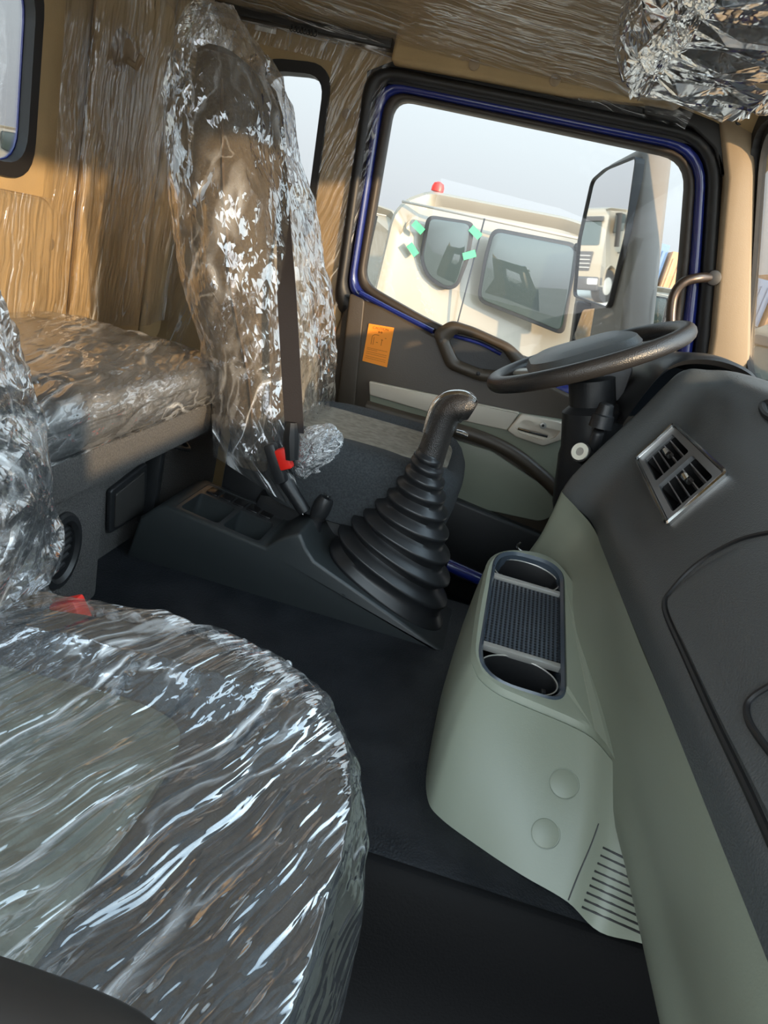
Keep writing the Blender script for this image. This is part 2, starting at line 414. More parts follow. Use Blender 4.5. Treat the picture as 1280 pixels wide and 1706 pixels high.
# coat-hook bulge high on the rear wall
ck = thing('coat_hook', 'tan moulded coat hook bulging from the rear wall above the bunk', 'hook')
b = bmesh.new()
c0 = AX(178, 78, rx)
loft(b, [[c0 + V((d, math.cos(a) * r, math.sin(a) * r * 1.1)) for a in [2 * PI * k / 24 for k in range(24)]] for d, r in ((0, .045), (.03, .042), (.045, .034), (.055, .02), (.057, .005))], caps=True)
obj('hook_cap', b, TAN2, ck); b = bmesh.new(); tube(b, [c0 + V((.04, 0, -.01)), c0 + V((.075, 0, -.025)), c0 + V((.085, 0, .0))], .008); obj('hook', b, TAN2, ck)
def window_x(nm, hole, x):
    b = bmesh.new(); outer = [V((p.x + (p.x - cxy[0]) * .075, p.y + (p.y - cxy[1]) * .09)) for p in hole]
    plate(b, outer, [[V((p.x - (p.x - cxy[0]) * .05, p.y - (p.y - cxy[1]) * .06)) for p in hole]], XP, x - .012, x + .010)
    s = struct(obj(nm, b, RUB))
    b = bmesh.new(); o2 = [V((p.x - (p.x - cxy[0]) * .0, p.y - (p.y - cxy[1]) * .0)) for p in hole]
    plate(b, o2, [[V((p.x - (p.x - cxy[0]) * .06, p.y - (p.y - cxy[1]) * .07)) for p in hole]], XP, x - .016, x - .0125); obj('window_frame', b, BLUE, s)
    b = bmesh.new(); prism(b, hole, XP, x - .0155, x - .0135); obj('pane', b, GLASS, s, False)
    return s
cxy = ((wy0 + wy1) / 2, (wz0 + wz1) / 2)
w1 = window_x('window_1', hole, rx)

# driver's side wall (sleeper part) with quarter window
hole = rpoly(P2([(440, 112), (547, 122), (512, 392), (425, 380)], SY), .06)
bm = bmesh.new()
bp = P2([(612, 118), (560, 600)], SY)
outer = [V(p) for p in ((-1.04, -.05), (-.40, -.05), (-.40, .45))] + [bp[1], bp[0]] + [V((-.44, 1.44)), V((-.44, 1.56)), V((-1.04, 1.56))]
plate(bm, outer, [hole], YP, SY, SY + .04)
ws = struct(obj('wall_left', bm, TAN, smooth=False))
cxy = (sum(p.x for p in hole) / len(hole), sum(p.y for p in hole) / len(hole))
def scl(lp, k): return [V((cxy[0] + (p.x - cxy[0]) * k, cxy[1] + (p.y - cxy[1]) * (1 + (k - 1) * .6))) for p in lp]
b = bmesh.new(); plate(b, scl(hole, 1.16), [scl(hole, .93)], YP, SY - .015, SY + .03); w2 = struct(obj('window_2', b, RUB))
b = bmesh.new(); prism(b, hole, YP, SY + .012, SY + .016); obj('pane', b, GLASS, w2, False)
for (x, z) in [(AY(578, 190, SY).x, AY(578, 190, SY).z)]:
    b = bmesh.new(); disc(b, (x, SY, z), (0, -1, 0), .013, .006, 20, .003); obj('trim_clip', b, TAN2, ws)
# curtain rail
cr = thing('curtain_rail', 'long black curtain rail running high along the side wall', 'rail')
a, c = AY(322, 4, SY - .03), AY(655, 75, SY - .03)
b = bmesh.new(); prism(b, [(a.x, a.z + .012), (c.x, c.z + .012), (c.x, c.z - .012), (a.x, a.z - .012)], YP, SY - .045, SY - .001, .003); obj('rail_track', b, BLACK, cr)
for i in range(8):
    p = AY(487 + i * 5.5, 43 + i * 1.3, SY - .05)
    b = bmesh.new(); tube(b, [p + V((math.cos(t) * .006, 0, math.sin(t) * .008 - .004)) for t in [k * PI / 5 for k in range(10)]], .0016, 6, loop=True); obj('curtain_glider', b, RUB, cr)
# bar-code sticker
stp = AY(443, 43, SY - .006)
st = thing('barcode_label', 'small white barcode label stuck below the black curtain rail', 'label')
b = bmesh.new(); R_ = Matrix.Rotation(math.radians(-1), 3, 'Y'); box(b, stp + V((-.03, 0, -.014)), stp + V((.03, .002, .014)), rot=R_); obj('label_paper', b, PAPER, st)
b = bmesh.new(); random.seed(3); x = -.02
while x < .022:
    wd = random.choice((.0008, .0012, .002)); box(b, stp + V((x, -.0006, -.004)), stp + V((x + wd, 0, .009))); x += wd + random.choice((.0009, .0014))
obj('barcode', b, INK, st)

# ceiling
bm = bmesh.new()
cp = [V((0, y, z)) for y, z in ((2.12, 1.46), (2.06, 1.50), (1.98, 1.54), (1.80, 1.585), (1.4, 1.62), (.9, 1.63), (.4, 1.62), (.0, 1.56), (-.05, 1.45))]
cps = spline(cp, 5)
loft(bm, [[V((x, p.y, p.z + (.0 if x < .3 else -(x - .3) * .25))) for p in cps] for x in (-1.04, -.6, -.2, .2, .4, .58)], closed=False)
loft(bm, [[V((x, p.y, p.z + .05)) for p in cps] for x in (-1.04, .58)], closed=False)
ce = struct(obj('ceiling', bm, TAN))
# headliner edge over the door
bm = bmesh.new()
q = [AY(655, 112, SY), AY(800, 138, SY), AY(940, 165, SY), AY(1082, 182, SY)]
hp_ = [(q[0].x, q[0].z), (q[1].x, q[1].z), (q[2].x, q[2].z), (q[3].x, q[3].z), (.30, 1.47), (.36, 1.56), (q[0].x, 1.58)]
prism(bm, hp_, YP, SY - .055, SY - .001, .012, 3); struct(obj('trim_1', bm, TAN))
for px, py in ((790, 108), (925, 134)):
    p = AY(px, py, SY - .055); b = bmesh.new(); disc(b, p, (0, -1, 0), .014, .005, 20, .002); struct(obj('trim_clip', b, TAN2, bpy.data.objects['trim_1']))
    del b

bm = bmesh.new()
prism(bm, [(p.x, p.z) for p in [AY(*q, SY) for q in ((596, 128), (1150, 240), (1215, 262), (1262, 205), (1270, 60), (560, -40))]], YP, SY + .002, SY + .035); struct(obj('trim_4', bm, RUB))
# ================================================================== DRIVER DOOR
door = struct(bpy.data.objects.new('door_1', None)); COL.objects.link(door)
win_px = [(655, 158), (1152, 262), (1135, 480), (1106, 632), (1010, 640), (905, 606), (735, 546), (602, 470)]
win = rpoly(P2(win_px, SY), .04, rs=[.05, .07, .3, .03, .04, .1, .1, .05])
blue_in = rpoly(P2([(642, 146), (1165, 254), (1150, 480), (1122, 650), (1010, 665), (890, 622), (720, 556), (590, 478)], SY), .05, rs=[.06, .09, .3, .03, .04, .1, .1, .05])
blue_out = rpoly(P2([(628, 128), (1184, 240), (1170, 480), (1150, 665), (1010, 690), (880, 650), (712, 575), (575, 490)], SY), .05, rs=[.07, .1, .3, .03, .04, .1, .1, .05])
seal_out = rpoly(P2([(612, 104), (1206, 226), (1196, 480), (1178, 700), (1010, 740), (870, 700), (700, 640), (556, 510)], SY), .05, rs=[.08, .12, .3, .03, .04, .1, .1, .05])
def ringo(nm, outer, inner, y0, y1, m, parent, bev=0):
    b = bmesh.new()
    n = len(outer)
    cs = [0, .5, 1] if bev else [0, 1]
    rings = []
    rings.append([V((p.x, y1, p.y)) for p in outer])
    if bev:
        rings.append([V((p.x, y0 + bev, p.y)) for p in outer])
        for t, dy in ((.25, .15), (.5, 0), (.75, .15)):
            rings.append([V((lerp(p.x, q.x, t), y0 + bev * dy, lerp(p.y, q.y, t))) for p, q in zip(outer, inner)])
        rings.append([V((q.x, y0 + bev, q.y)) for q in inner])
    else:
        rings.append([V((p.x, y0, p.y)) for p in outer]); rings.append([V((q.x, y0, q.y)) for q in inner])
    rings.append([V((q.x, y1, q.y)) for q in inner])
    loft(b, rings, loop=True)
    return obj(nm, b, m, parent, sharp=50)
ringo('door_seal', seal_out, blue_out, SY - .02, SY + .06, RUB, door, .012)
ringo('door_frame', blue_out, blue_in, SY + .0, SY + .06, BLUE, door, .016)
ringo('window_channel', blue_in, win, SY + .012, SY + .06, mat('channel_rubber', (.03, .022, .016), .5), door, .006)
b = bmesh.new(); prism(b, win, YP, SY + .040, SY + .044); obj('window_glass', b, GLASS, door, False)
# door card
card = P2([(585, 492), (640, 512), (722, 556), (880, 624), (1000, 680), (1120, 680)], SY) + [V((.60, .30)), V((.30, .06)), V((-.42, .06)), V((-.46, .60))]
b = bmesh.new(); prism(b, card, YP, SY - .02, SY + .05, .01); obj('door_card', b, DOORP, door)
# vertical return at the rear edge of the card
b = bmesh.new(); prism(b, rpoly(P2([(583, 488), (608, 500), (590, 690), (560, 690)], SY - .03), .01), YP, SY - .035, SY - .02, .004); obj('door_edge_trim', b, DOORP, door)
# lower dark kick section, sage inserts
b = bmesh.new(); prism(b, rpoly(P2([(616, 634), (870, 688), (960, 702), (955, 800), (920, 812), (830, 730), (740, 705), (617, 672)], SY - .02), .008), YP, SY - .03, SY - .015, .004); obj('sage_insert', b, SAGE, door)
b = bmesh.new(); prism(b, rpoly(P2([(616, 634), (866, 686), (845, 716), (740, 693), (617, 657)], SY - .03), .006), YP, SY - .045, SY - .028, .004); obj('silver_strip', b, mat('champagne', (.60, .55, .46), .45, metal=.3), door)
b = bmesh.new(); prism(b, rpoly(P2([(617, 690), (700, 714), (820, 750), (905, 808), (940, 850), (900, 868), (780, 842), (690, 800), (610, 760)], SY - .02), .02), YP, SY - .03, SY - .015, .004); obj('sage_insert', b, SAGE, door)
# arm-rest band between the inserts
pts = [AY(*p, SY - .05) for p in ((610, 678), (700, 704), (780, 722), (850, 752), (905, 795), (945, 836))]
b = bmesh.new(); tube(b, spline(pts, 6), .016, 12, flat=1.3); obj('armrest_band', b, DOORP, door)
b = bmesh.new(); box(b, (-.46, SY - .01, -.05), (.82, SY + .05, .12), .005); struct(obj('trim_6', b, BLACK))
# map pocket / dark lower part
b = bmesh.new(); prism(b, rpoly([(-.42, .07), (.62, .07), (.60, .27), (.30, .30), (.05, .33), (-.30, .38), (-.44, .4)], .02), YP, SY - .06, SY - .015, .012); obj('map_pocket', b, BLACK, door)
# handle plate and pull
b = bmesh.new(); hp = rpoly(P2([(845, 716), (868, 688), (948, 704), (946, 728), (905, 742), (860, 727)], SY - .035), .008)
prism(b, hp, YP, SY - .050, SY - .028, .004); o = obj('handle_plate', b, mat('champagne', (.60, .55, .46), .45), door)
cc = bmesh.new(); prism(cc, rpoly(P2([(858, 712), (872, 700), (888, 702), (890, 708), (935, 718), (925, 730), (905, 734), (866, 722)], SY - .05), .006), YP, SY - .07, SY - .038)
cut(o, [cc])
b = bmesh.new(); tube(b, spline([AY(864, 714, SY - .045), AY(885, 720, SY - .058), AY(912, 727, SY - .054)], 6), .006, 10, flat=.8); obj('door_pull', b, CHROME, door)
b = bmesh.new(); disc(b, AY(905, 709, SY - .05), (0, -1, 0), .010, .004, 20, .001); obj('lock_knob', b, SILV, door)
b = bmesh.new(); disc(b, AY(905, 709, SY - .054), (0, -1, 0), .004, .002, 16); obj('lock_core', b, INK, door)
# grab-handle bezel
go = rpoly(P2([(722, 552), (752, 533), (790, 545), (850, 572), (880, 600), (850, 637), (800, 634), (745, 612)], SY - .03), .02)
gi = rpoly(P2([(748, 566), (762, 554), (800, 565), (838, 583), (856, 608), (846, 620), (800, 614), (764, 600)], SY - .03), .012)
ringo('grab_bezel', go, gi, SY - .06, SY - .015, DOORP, door, .008)
b = bmesh.new(); prism(b, gi, YP, SY - .024, SY - .018); obj('grab_recess', b, BLACK, door)
pts = [AY(*p, SY - .032) for p in ((757, 560), (800, 572), (835, 590))]
b = bmesh.new(); tube(b, spline(pts, 5), .0055, 10); obj('blue_edge', b, BLUE, door)
for p in ((735, 568), (797, 622)):
    b = bmesh.new(); disc(b, AY(*p, SY - .061), (0, -1, 0), .006, .003, 16, .001); obj('bezel_screw', b, RUB, door)
# blue sill below the glass
pts = [AY(*p, SY - .005) for p in ((600, 488), (655, 518), (722, 552))]
b = bmesh.new(); tube(b, spline(pts, 5), .012, 12, flat=.7); obj('blue_sill', b, BLUE, door)
# orange notice
ns = thing('warning_notice', 'orange paper notice with a small diagram stuck on the door panel', 'sticker')
c4 = [AY(*p, SY - .022) for p in ((615, 539), (657, 546), (645, 612), (604, 601))]
def on_note(u, v, d=0): return lerp(lerp(c4[0], c4[1], u), lerp(c4[3], c4[2], u), v) + V((0, -.0015 - d, 0))
b = bmesh.new(); loft(b, [[on_note(u, v, 0) for u in (0, .5, 1)] for v in (0, .5, 1)], closed=False); loft(b, [[on_note(u, v, -.001) for u in (0, .5, 1)] for v in (0, .5, 1)], closed=False); obj('notice_sheet', b, ORANGE, ns, False)
def strokes(bm, segs, f, wd=.012, d=.0004):
    for (a, b_) in segs:
        p, q = f(*a, d), f(*b_, d); t = (q - p)
        if t.length < 1e-6: continue
        s = V((-t.z, 0, t.x)).normalized() * wd * .05
        vs_ = [bm.verts.new(x) for x in (p - s, q - s, q + s, p + s)]; bm.faces.new(vs_)
def text_obj(body, size, mtx, m, parent, name='lettering', ext=.0003):
    cu = bpy.data.curves.new(name, 'FONT'); cu.body = body; cu.size = size; cu.align_x = 'CENTER'; cu.align_y = 'CENTER'; cu.extrude = ext
    t = bpy.data.objects.new('tmp', cu); COL.objects.link(t)
    dg = bpy.context.evaluated_depsgraph_get(); me = bpy.data.meshes.new_from_object(t.evaluated_get(dg)); bpy.data.objects.remove(t)
    me.transform(mtx); o = link(name, me, m, parent, False); return o
ux = (c4[1] - c4[0]).normalized(); uz = (c4[0] - c4[3]).normalized(); un = ux.cross(uz).normalized()
def note_m(u, v): 
    p = on_note(u, v, .0006); Mx = Matrix.Identity(4)
    for i in range(3): Mx[i][0] = ux[i]; Mx[i][1] = uz[i]; Mx[i][2] = un[i]; Mx[i][3] = p[i]
    return Mx
text_obj('CAUTION', .0105, note_m(.5, .08), INKO, ns, 'notice_heading')
b = bmesh.new()
strokes(b, [((.22, .30), (.22, .52)), ((.22, .30), (.30, .25)), ((.30, .25), (.48, .25)), ((.30, .32), (.30, .52)), ((.62, .33), (.62, .50)), ((.58, .36), (.66, .36)), ((.45, .14), (.45, .2)), ((.55, .14), (.55, .2)), ((.42, .17), (.6, .17)), ((.4, .44), (.48, .44)), ((.72, .3), (.78, .3))], on_note, .02)
for v in (.62, .66, .72, .77, .84, .89): strokes(b, [((.10 + .03 * k, v), (.12 + .03 * k, v)) for k in range(27 if v != .66 else 14)], on_note, .018)
obj('notice_print', b, INKO, ns, False)

# B-pillar tan strip is wall_left; A-pillar trim
pil = P2([(1192, 186), (1250, 192), (1252, 300), (1243, 640), (1160, 700), (1182, 560), (1204, 300)], SY - .01)
b = bmesh.new(); prism(b, pil, YP, SY - .05, SY + .03, .012); ap = struct(obj('trim_2', b, TAN2))
b = bmesh.new(); disc(b, AY(1233, 200, SY - .05), (0, -1, 0), .012, .006, 20, .002); struct(obj('pillar_clip', b, RUB, ap))
# black corner piece above the pillar
b = bmesh.new(); prism(b, rpoly(P2([(1075, 150), (1150, 160), (1215, 205), (1200, 300), (1186, 250), (1150, 215), (1070, 196)], SY), .01), YP, SY - .03, SY + .02, .006); struct(obj('trim_3', b, RUB))
# grab handle on the pillar
gh = thing('grab_handle', 'bent dark metal grab handle on the windscreen pillar above the wheel', 'handle')
pts = [AY(1187, 463, SY - .03), AY(1165, 463, SY - .06), AY(1140, 470, SY - .07), AY(1125, 488, SY - .07), AY(1119, 515, SY - .07), AY(1117, 570, SY - .07), AY(1112, 640, SY - .06)]
b = bmesh.new(); tube(b, spline(pts, 8), .013, 16); obj('handle_bar', b, STEEL, gh)
b = bmesh.new(); disc(b, AY(1188, 463, SY - .038), (0, -1, 0), .02, .012, 20, .004); obj('handle_mount', b, RUB, gh)

# windscreen in its slanted plane
s_top = V((.50, 0, 1.50)); s_bot = V((.73, 0, .86)); sv = (s_top - s_bot); sl_ = sv.length; sv.normalize(); sn = V((sv.z, 0, -sv.x))
def WP(u, v, d): return s_bot + V((0, u, 0)) + sv * v + sn * d
hole = rpoly([(-.12, .02), (2.075, .02), (2.055, sl_ - .03), (-.10, sl_ - .03)], .1)
b = bmesh.new(); plate(b, [V(p) for p in ((-.2, -.03), (2.14, -.03), (2.14, sl_ + .05), (-.2, sl_ + .05))], [hole], WP, -.02, .02); w3 = struct(obj('window_3', b, RUB, smooth=False))
i2 = rpoly([(-.10, .035), (2.06, .035), (2.04, sl_ - .045), (-.08, sl_ - .045)], .09)
b = bmesh.new(); plate(b, hole, [i2], WP, -.002, .012); obj('windscreen_frame', b, RUB, w3)
b = bmesh.new(); prism(b, hole, WP, .003, .006); obj('windscreen_glass', b, GLASS, w3, False)
b = bmesh.new(); prism(b, [(-.20, .80), (-.03, .80), (-.03, 1.52), (-.20, 1.52)], lambda u, v, d: V((lerp(.75, .50, (v - .80) / .72) + d, u, v)), -.04, .04, .01); struct(obj('trim_5', b, TAN2))  # unseen passenger-side pillar, added wide to keep sun off the bunk
# near side: the open passenger door frame (out of frame, shades the cab)
b = bmesh.new(); box(b, (-1.04, -.25, -.05), (-.52, -.20, 1.56)); struct(obj('wall_right', b, TAN, smooth=False))
pdoor = struct(bpy.data.objects.new('door_2', None)); COL.objects.link(pdoor)
def DP(u, v, d): return V((.68 + u * .12 + d, -.24 - u, v))
b = bmesh.new(); plate(b, rpoly([(0, .05), (.95, .05), (.95, 1.45), (.2, 1.45), (0, 1.0)], .05), [rpoly([(.08, .86), (.87, .86), (.87, 1.38), (.22, 1.38), (.08, .98)], .04)], DP, 0, .05); obj('door_card', b, DOORP, pdoor)
b = bmesh.new(); prism(b, rpoly([(.08, .86), (.87, .86), (.87, 1.38), (.22, 1.38), (.08, .98)], .04), DP, .02, .025); obj('window_glass', b, GLASS, pdoor, False)

# ================================================================== DASHBOARD
from mathutils.bvhtree import BVHTree
def bvh(o): 
    return BVHTree.FromPolygons([v.co.copy() for v in o.data.vertices], [list(p.vertices) for p in o.data.polygons])
def hit(tree, px, py, off=0):
    d = ray(px, py).normalized(); loc, n, i, dd = tree.ray_cast(CAM, d)
    if loc is None: return None, None
    if n.dot(d) > 0: n = -n
    return loc + n * off, n
dash = thing('dashboard', 'dark grey grained dashboard running across the cab under the windscreen', 'dashboard')
SEC = [
 (1.430, [(.262, .602), (.275, .64), (.302, .705), (.340, .785), (.368, .845), (.388, .878), (.425, .890), (.50, .90), (.74, .88)]),
 (1.418, [(.240, .601), (.251, .64), (.284, .709), (.327, .791), (.358, .857), (.378, .889), (.42, .903), (.50, .915), (.74, .90)]),
 (1.395, [(.252, .590), (.262, .63), (.295, .70), (.340, .785), (.367, .857), (.386, .893), (.42, .905), (.50, .915), (.74, .90)]),
 (1.345, [(.298, .578), (.302, .615), (.328, .675), (.364, .735), (.396, .800), (.412, .845), (.44, .885), (.50, .908), (.74, .90)]),
 (1.20, [(.300, .578), (.305, .61), (.328, .645), (.352, .695), (.398, .787), (.425, .83), (.465, .878), (.52, .905), (.74, .90)]),
 (1.00, [(.300, .578), (.305, .61), (.325, .645), (.350, .690), (.398, .783), (.425, .825), (.465, .868), (.52, .895), (.74, .895)]),
 (.80, [(.300, .580), (.304, .61), (.322, .645), (.348, .700), (.385, .770), (.42, .815), (.465, .853), (.52, .88), (.74, .89)]),
 (.40, [(.300, .580), (.304, .61), (.322, .645), (.348, .700), (.385, .770), (.42, .815), (.465, .850), (.52, .875), (.74, .89)]),
 (-.12, [(.300, .580), (.304, .61), (.322, .645), (.348, .700), (.385, .770), (.42, .815), (.465, .850), (.52, .875), (.74, .89)])]
bm = bmesh.new()
rows = [spline([V((x, y, z)) for x, z in s], 5) for y, s in SEC]
cols = [spline([r[k] for r in rows], 5) for k in range(len(rows[0]))]
secs_ = [[c[k] for c in cols] + [V((.74, cols[0][k].y, .55)), V((cols[0][k].x + .05, cols[0][k].y, .55))] for k in range(len(cols[0]))]
loft(bm, secs_, caps=True)
dtop = obj('dash_body', bm, DASH, dash, sharp=50)
vc = [AY(1130, 712, 1.35), AY(1222, 797, 1.05), AY(1121, 884, 1.05), AY(1066, 770, 1.35)]
def VP(u, v, d):
    p = lerp(lerp(vc[0], vc[1], u), lerp(vc[3], vc[2], u), v)
    n = (vc[1] - vc[0]).cross(vc[3] - vc[0]).normalized()
    if n.x > 0: n = -n
    return p + n * (d + .006)
ck_ = bmesh.new(); prism(ck_, rpoly([(.06, .08), (.94, .08), (.94, .92), (.06, .92)], .04), VP, -.06, .08); cut(dtop, [ck_])
dt = bvh(dtop)
# glove box lid: a raised lid with a groove round it, following the dash face
def surf_line(tree, pts, n=10, off=0):
    out_ = []
    for p in spline([V((a, b, 0)) for a, b in pts], n):
        q, nn_ = hit(tree, p.x, p.y, off)
        if q: out_.append(q)
    return out_
lid_px = [(1290, 886), (1240, 897), (1190, 921), (1150, 950), (1118, 985), (1108, 1003), (1113, 1030), (1140, 1090), (1190, 1200), (1250, 1325), (1290, 1415)]
b = bmesh.new(); tube(b, surf_line(dt, lid_px, 10, -.001), .0042, 8); glove = thing('glove_box', 'large glove box lid set in the dark dashboard face', 'glove box'); 
obj('lid_groove', b, RUB, glove)
b = bmesh.new()
G = []
for i in range(25):
    t = i / 24
    # lid surface strips between upper and lower outline
    up_ = spline([V((x, y, 0)) for x, y in [(1116, 1006), (1124, 990), (1156, 955), (1194, 928), (1242, 904), (1292, 893)]], 6)
    lo_ = spline([V((x, y, 0)) for x, y in [(1116, 1006), (1121, 1030), (1146, 1088), (1196, 1197), (1256, 1320), (1296, 1405)]], 6)
    k = t * (len(up_) - 1); a = min(int(k), len(up_) - 2); f_ = k - a
    A = lerp(up_[a], up_[a + 1], f_); B = lerp(lo_[a], lo_[a + 1], f_)
    row = []
    for j in range(21):
        s = j / 20; p = lerp(A, B, s)
        ed = min(s * 20, (1 - s) * 20, t * 24, 1.0)
        q, n_ = hit(dt, p.x, p.y, .004 * ed - .0005)
        row.append(q)
    G.append(row)
if all(all(q is not None for q in r) for r in G): loft(b, G, closed=False)
obj('lid', b, DASH, glove)
b = bmesh.new(); tube(b, surf_line(dt, [(1292, 1146), (1262, 1165), (1250, 1185), (1258, 1215), (1292, 1262)], 8, .004), .0035, 8); obj('lid_pull', b, RUB, glove)
# seam following the bulge of the dash crest
b = bmesh.new(); tube(b, surf_line(dt, [(1284, 672), (1272, 678), (1276, 692), (1290, 702)], 6, .003), .006, 8); obj('dash_button', b, RUB, dash)

# --- air vents
vent = thing('air_vent', 'silver framed double air vent in the centre of the dashboard', 'air vent')
def uvring(nm, a, c, d0, d1, m, bev=0, rr=.06):
    """frame between outer box a and inner box c in vent coordinates"""
    def rb(x0, y0, x1, y1, r): return rpoly([(x0, y0), (x1, y0), (x1, y1), (x0, y1)], r)
    o_ = rb(*a, rr); i_ = rb(*c, rr * .6); b = bmesh.new()
    loft(b, [[VP(p.x, p.y, d0) for p in o_], [VP(p.x, p.y, d1 - .002) for p in o_], [VP(lerp(p.x, q.x, .35), lerp(p.y, q.y, .35), d1) for p, q in zip(o_, i_)],
             [VP(lerp(p.x, q.x, .7), lerp(p.y, q.y, .7), d1 - .001) for p, q in zip(o_, i_)], [VP(p.x, p.y, d0) for p in i_]], loop=True)
    return obj(nm, b, m, vent)
uvring('chrome_rim', (-.0, -.02, 1.0, 1.02), (.035, .05, .965, .95), -.012, .010, CHROME)
b = bmesh.new(); outer = rpoly([(.03, .04), (.97, .04), (.97, .96), (.03, .96)], .05)
hs = [rpoly([(.10, .16), (.47, .16), (.47, .86), (.10, .86)], .035), rpoly([(.54, .16), (.91, .16), (.91, .86), (.54, .86)], .035)]
plate(b, outer, hs, VP, -.004, .004); obj('bezel', b, mat('vent_silver', (.30, .31, .32), .35, metal=.6), vent, False)
for x0, x1 in ((.10, .47), (.54, .91)):
    h = obj('vent_duct', (lambda b: (loft(b, [[VP(p.x, p.y, d) for p in rpoly([(x0, .16), (x1, .16), (x1, .86), (x0, .86)], .03)] for d in (-.001, -.05)], caps=False), b.faces.new([b.verts.new(VP(p.x, p.y, -.05)) for p in rpoly([(x0, .16), (x1, .16), (x1, .86), (x0, .86)], .03)]), b)[2])(bmesh.new()), RUB, vent)
    for k in range(4):
        v = .26 + k * .145; b = bmesh.new()
        q = [VP(x0, v, -.003), VP(x1, v, -.003), VP(x1, v + .05, -.022), VP(x0, v + .05, -.022)]; q2 = [p + (VP(0, .022, 0) - VP(0, 0, 0)) for p in q]
        loft(b, [q, q2], caps=True); obj('slat', b, mat('slat_grey', (.17, .17, .18), .3), vent, False)
    for k in range(4):
        u = lerp(x0, x1, .2 + k * .2); b = bmesh.new()
        q = [VP(u, .16, -.034), VP(u, .86, -.034), VP(u, .86, -.046), VP(u, .16, -.046)]; q2 = [p + (VP(.006, 0, 0) - VP(0, 0, 0)) for p in q]
        loft(b, [q, q2], caps=True); obj('vane', b, BLACK, vent, False)
    u = (x0 + x1) / 2; b = bmesh.new(); c_ = VP(u, .44, .001); du = (VP(1, 0, 0) - VP(0, 0, 0)).normalized(); dn = (VP(0, 0, 1) - VP(0, 0, 0)).normalized()
    tube(b, [c_ - du * .004 - dn * .004, c_ - du * .004 + dn * .007, c_ + dn * .010, c_ + du * .004 + dn * .007, c_ + du * .004 - dn * .004], .0058, 8); obj('vent_knob', b, CHROME, vent)

# --- sage lower dash
sd = thing('lower_dash_panel', 'sage green lower dash panel running under the dark dashboard', 'panel')
bm = bmesh.new()
SS = [
 (1.425, [(.262, .600), (.262, .56), (.25, .50), (.235, .43), (.24, .33), (.245, .02)]),
 (1.41, [(.238, .602), (.236, .57), (.228, .50), (.212, .43), (.213, .33), (.22, .02)]),
 (1.36, [(.270, .589), (.268, .56), (.25, .50), (.228, .43), (.225, .33), (.235, .02)]),
 (1.28, [(.298, .580), (.297, .55), (.275, .50), (.250, .44), (.245, .36), (.25, .20)]),
 (1.10, [(.300, .578), (.298, .55), (.285, .50), (.275, .45), (.28, .38), (.29, .22)]),
 (.95, [(.300, .578), (.298, .545), (.300, .50), (.305, .45), (.315, .38), (.34, .22)]),
 (.82, [(.300, .578), (.299, .54), (.308, .49), (.325, .42), (.342, .34), (.40, .25)]),
 (.70, [(.300, .580), (.299, .54), (.308, .49), (.325, .43), (.335, .36), (.40, .27)]),
 (.40, [(.300, .580), (.299, .54), (.308, .49), (.325, .43), (.335, .36), (.42, .29)]),
 (-.12, [(.300, .580), (.299, .54), (.308, .49), (.325, .43), (.335, .36), (.42, .29)])]
rows = [spline([V((x, y, z)) for x, z in s], 5) for y, s in SS]
rows = list(map(list, zip(*[spline([r[k] for r in rows], 5) for k in range(len(rows[0]))])))
R = loft(bm, rows, closed=False)
# far end cap back towards the firewall
edge = [v.co.copy() for v in R[0]]
loft(bm, [edge, [V((.78, 1.43, p.z)) for p in edge]], closed=False)
obj('panel_skin', bm, SAGE, sd, sharp=60)
# --- cup-holder console
mod = thing('cup_holder_console', 'sage green floor console with a black double cup holder tray on top', 'console')
tray_px = [(868, 922), (828, 934), (812, 975), (795, 1075), (803, 1112), (840, 1143), (880, 1158), (925, 1158), (945, 1138), (938, 960), (920, 938)]
# tray plane: near end lower than the far end
tn, tf = AZ(875, 1156, .410), AZ(868, 924, .500)
ty = V((0, tf.y - tn.y, tf.z - tn.z)).normalized(); tx = V((1, 0, 0)); tz = tx.cross(ty)
def onT(px, py):
    d = ray(px, py); t = (tn - CAM).dot(tz) / d.dot(tz); p = CAM + d * t - tn
    return V((p.dot(tx), p.dot(ty)))
def TP(u, v, d): return tn + tx * u + ty * v + tz * d
tray = [onT(*p) for p in tray_px]
x0 = min(p.x for p in tray); x1 = max(p.x for p in tray); y0 = min(p.y for p in tray); y1 = max(p.y for p in tray)
print('tray', x0, x1, y0, y1)
TX0, TX1 = onT(805, 1020).x, onT(942, 1040).x
ty0, ty1 = 0.0, (tf - tn).length
trayo = rpoly([(TX0, ty0), (TX1, ty0), (TX1 - .004, ty1), (TX0 + .004, ty1)], .05, 10, [.075, .032, .05, .065])
# body by matched rings: bottom outline -> top outline
bot = [AZ(712, 1332, T), AZ(735, 1365, T), AZ(800, 1412, T), AZ(870, 1458, T), AZ(945, 1502, T), AZ(1000, 1553, T), AZ(1090, 1580, T), V((.50, .66, T)), V((.50, 1.1, T)), V((.36, 1.32, T)), V((.17, 1.36, T)), V((.125, 1.25, T)), V((.105, 1.05, T)), V((.098, .90, T))]
def tt(px, py): q = onT(px, py); return TP(q.x, q.y, 0)
topo = [tt(795, 1112), tt(806, 1130), tt(832, 1150), tt(872, 1168), tt(974, 1213), V((.325, .84, .405)), V((.345, .80, .40)), V((.36, .86, .42)), V((.32, 1.1, .47)), tt(930, 935), tt(868, 914), tt(820, 926), tt(803, 980), tt(788, 1075)]
bm = bmesh.new()
def closed_spline(P, n=6):
    P = [V(p) for p in P]; Q = spline(P[-2:] + P + P[:2], n); return Q[2 * n:2 * n + n * len(P)]
B_ = closed_spline(bot); T_ = closed_spline(topo)
cT = sum(T_, V()) / len(T_)
rings = []
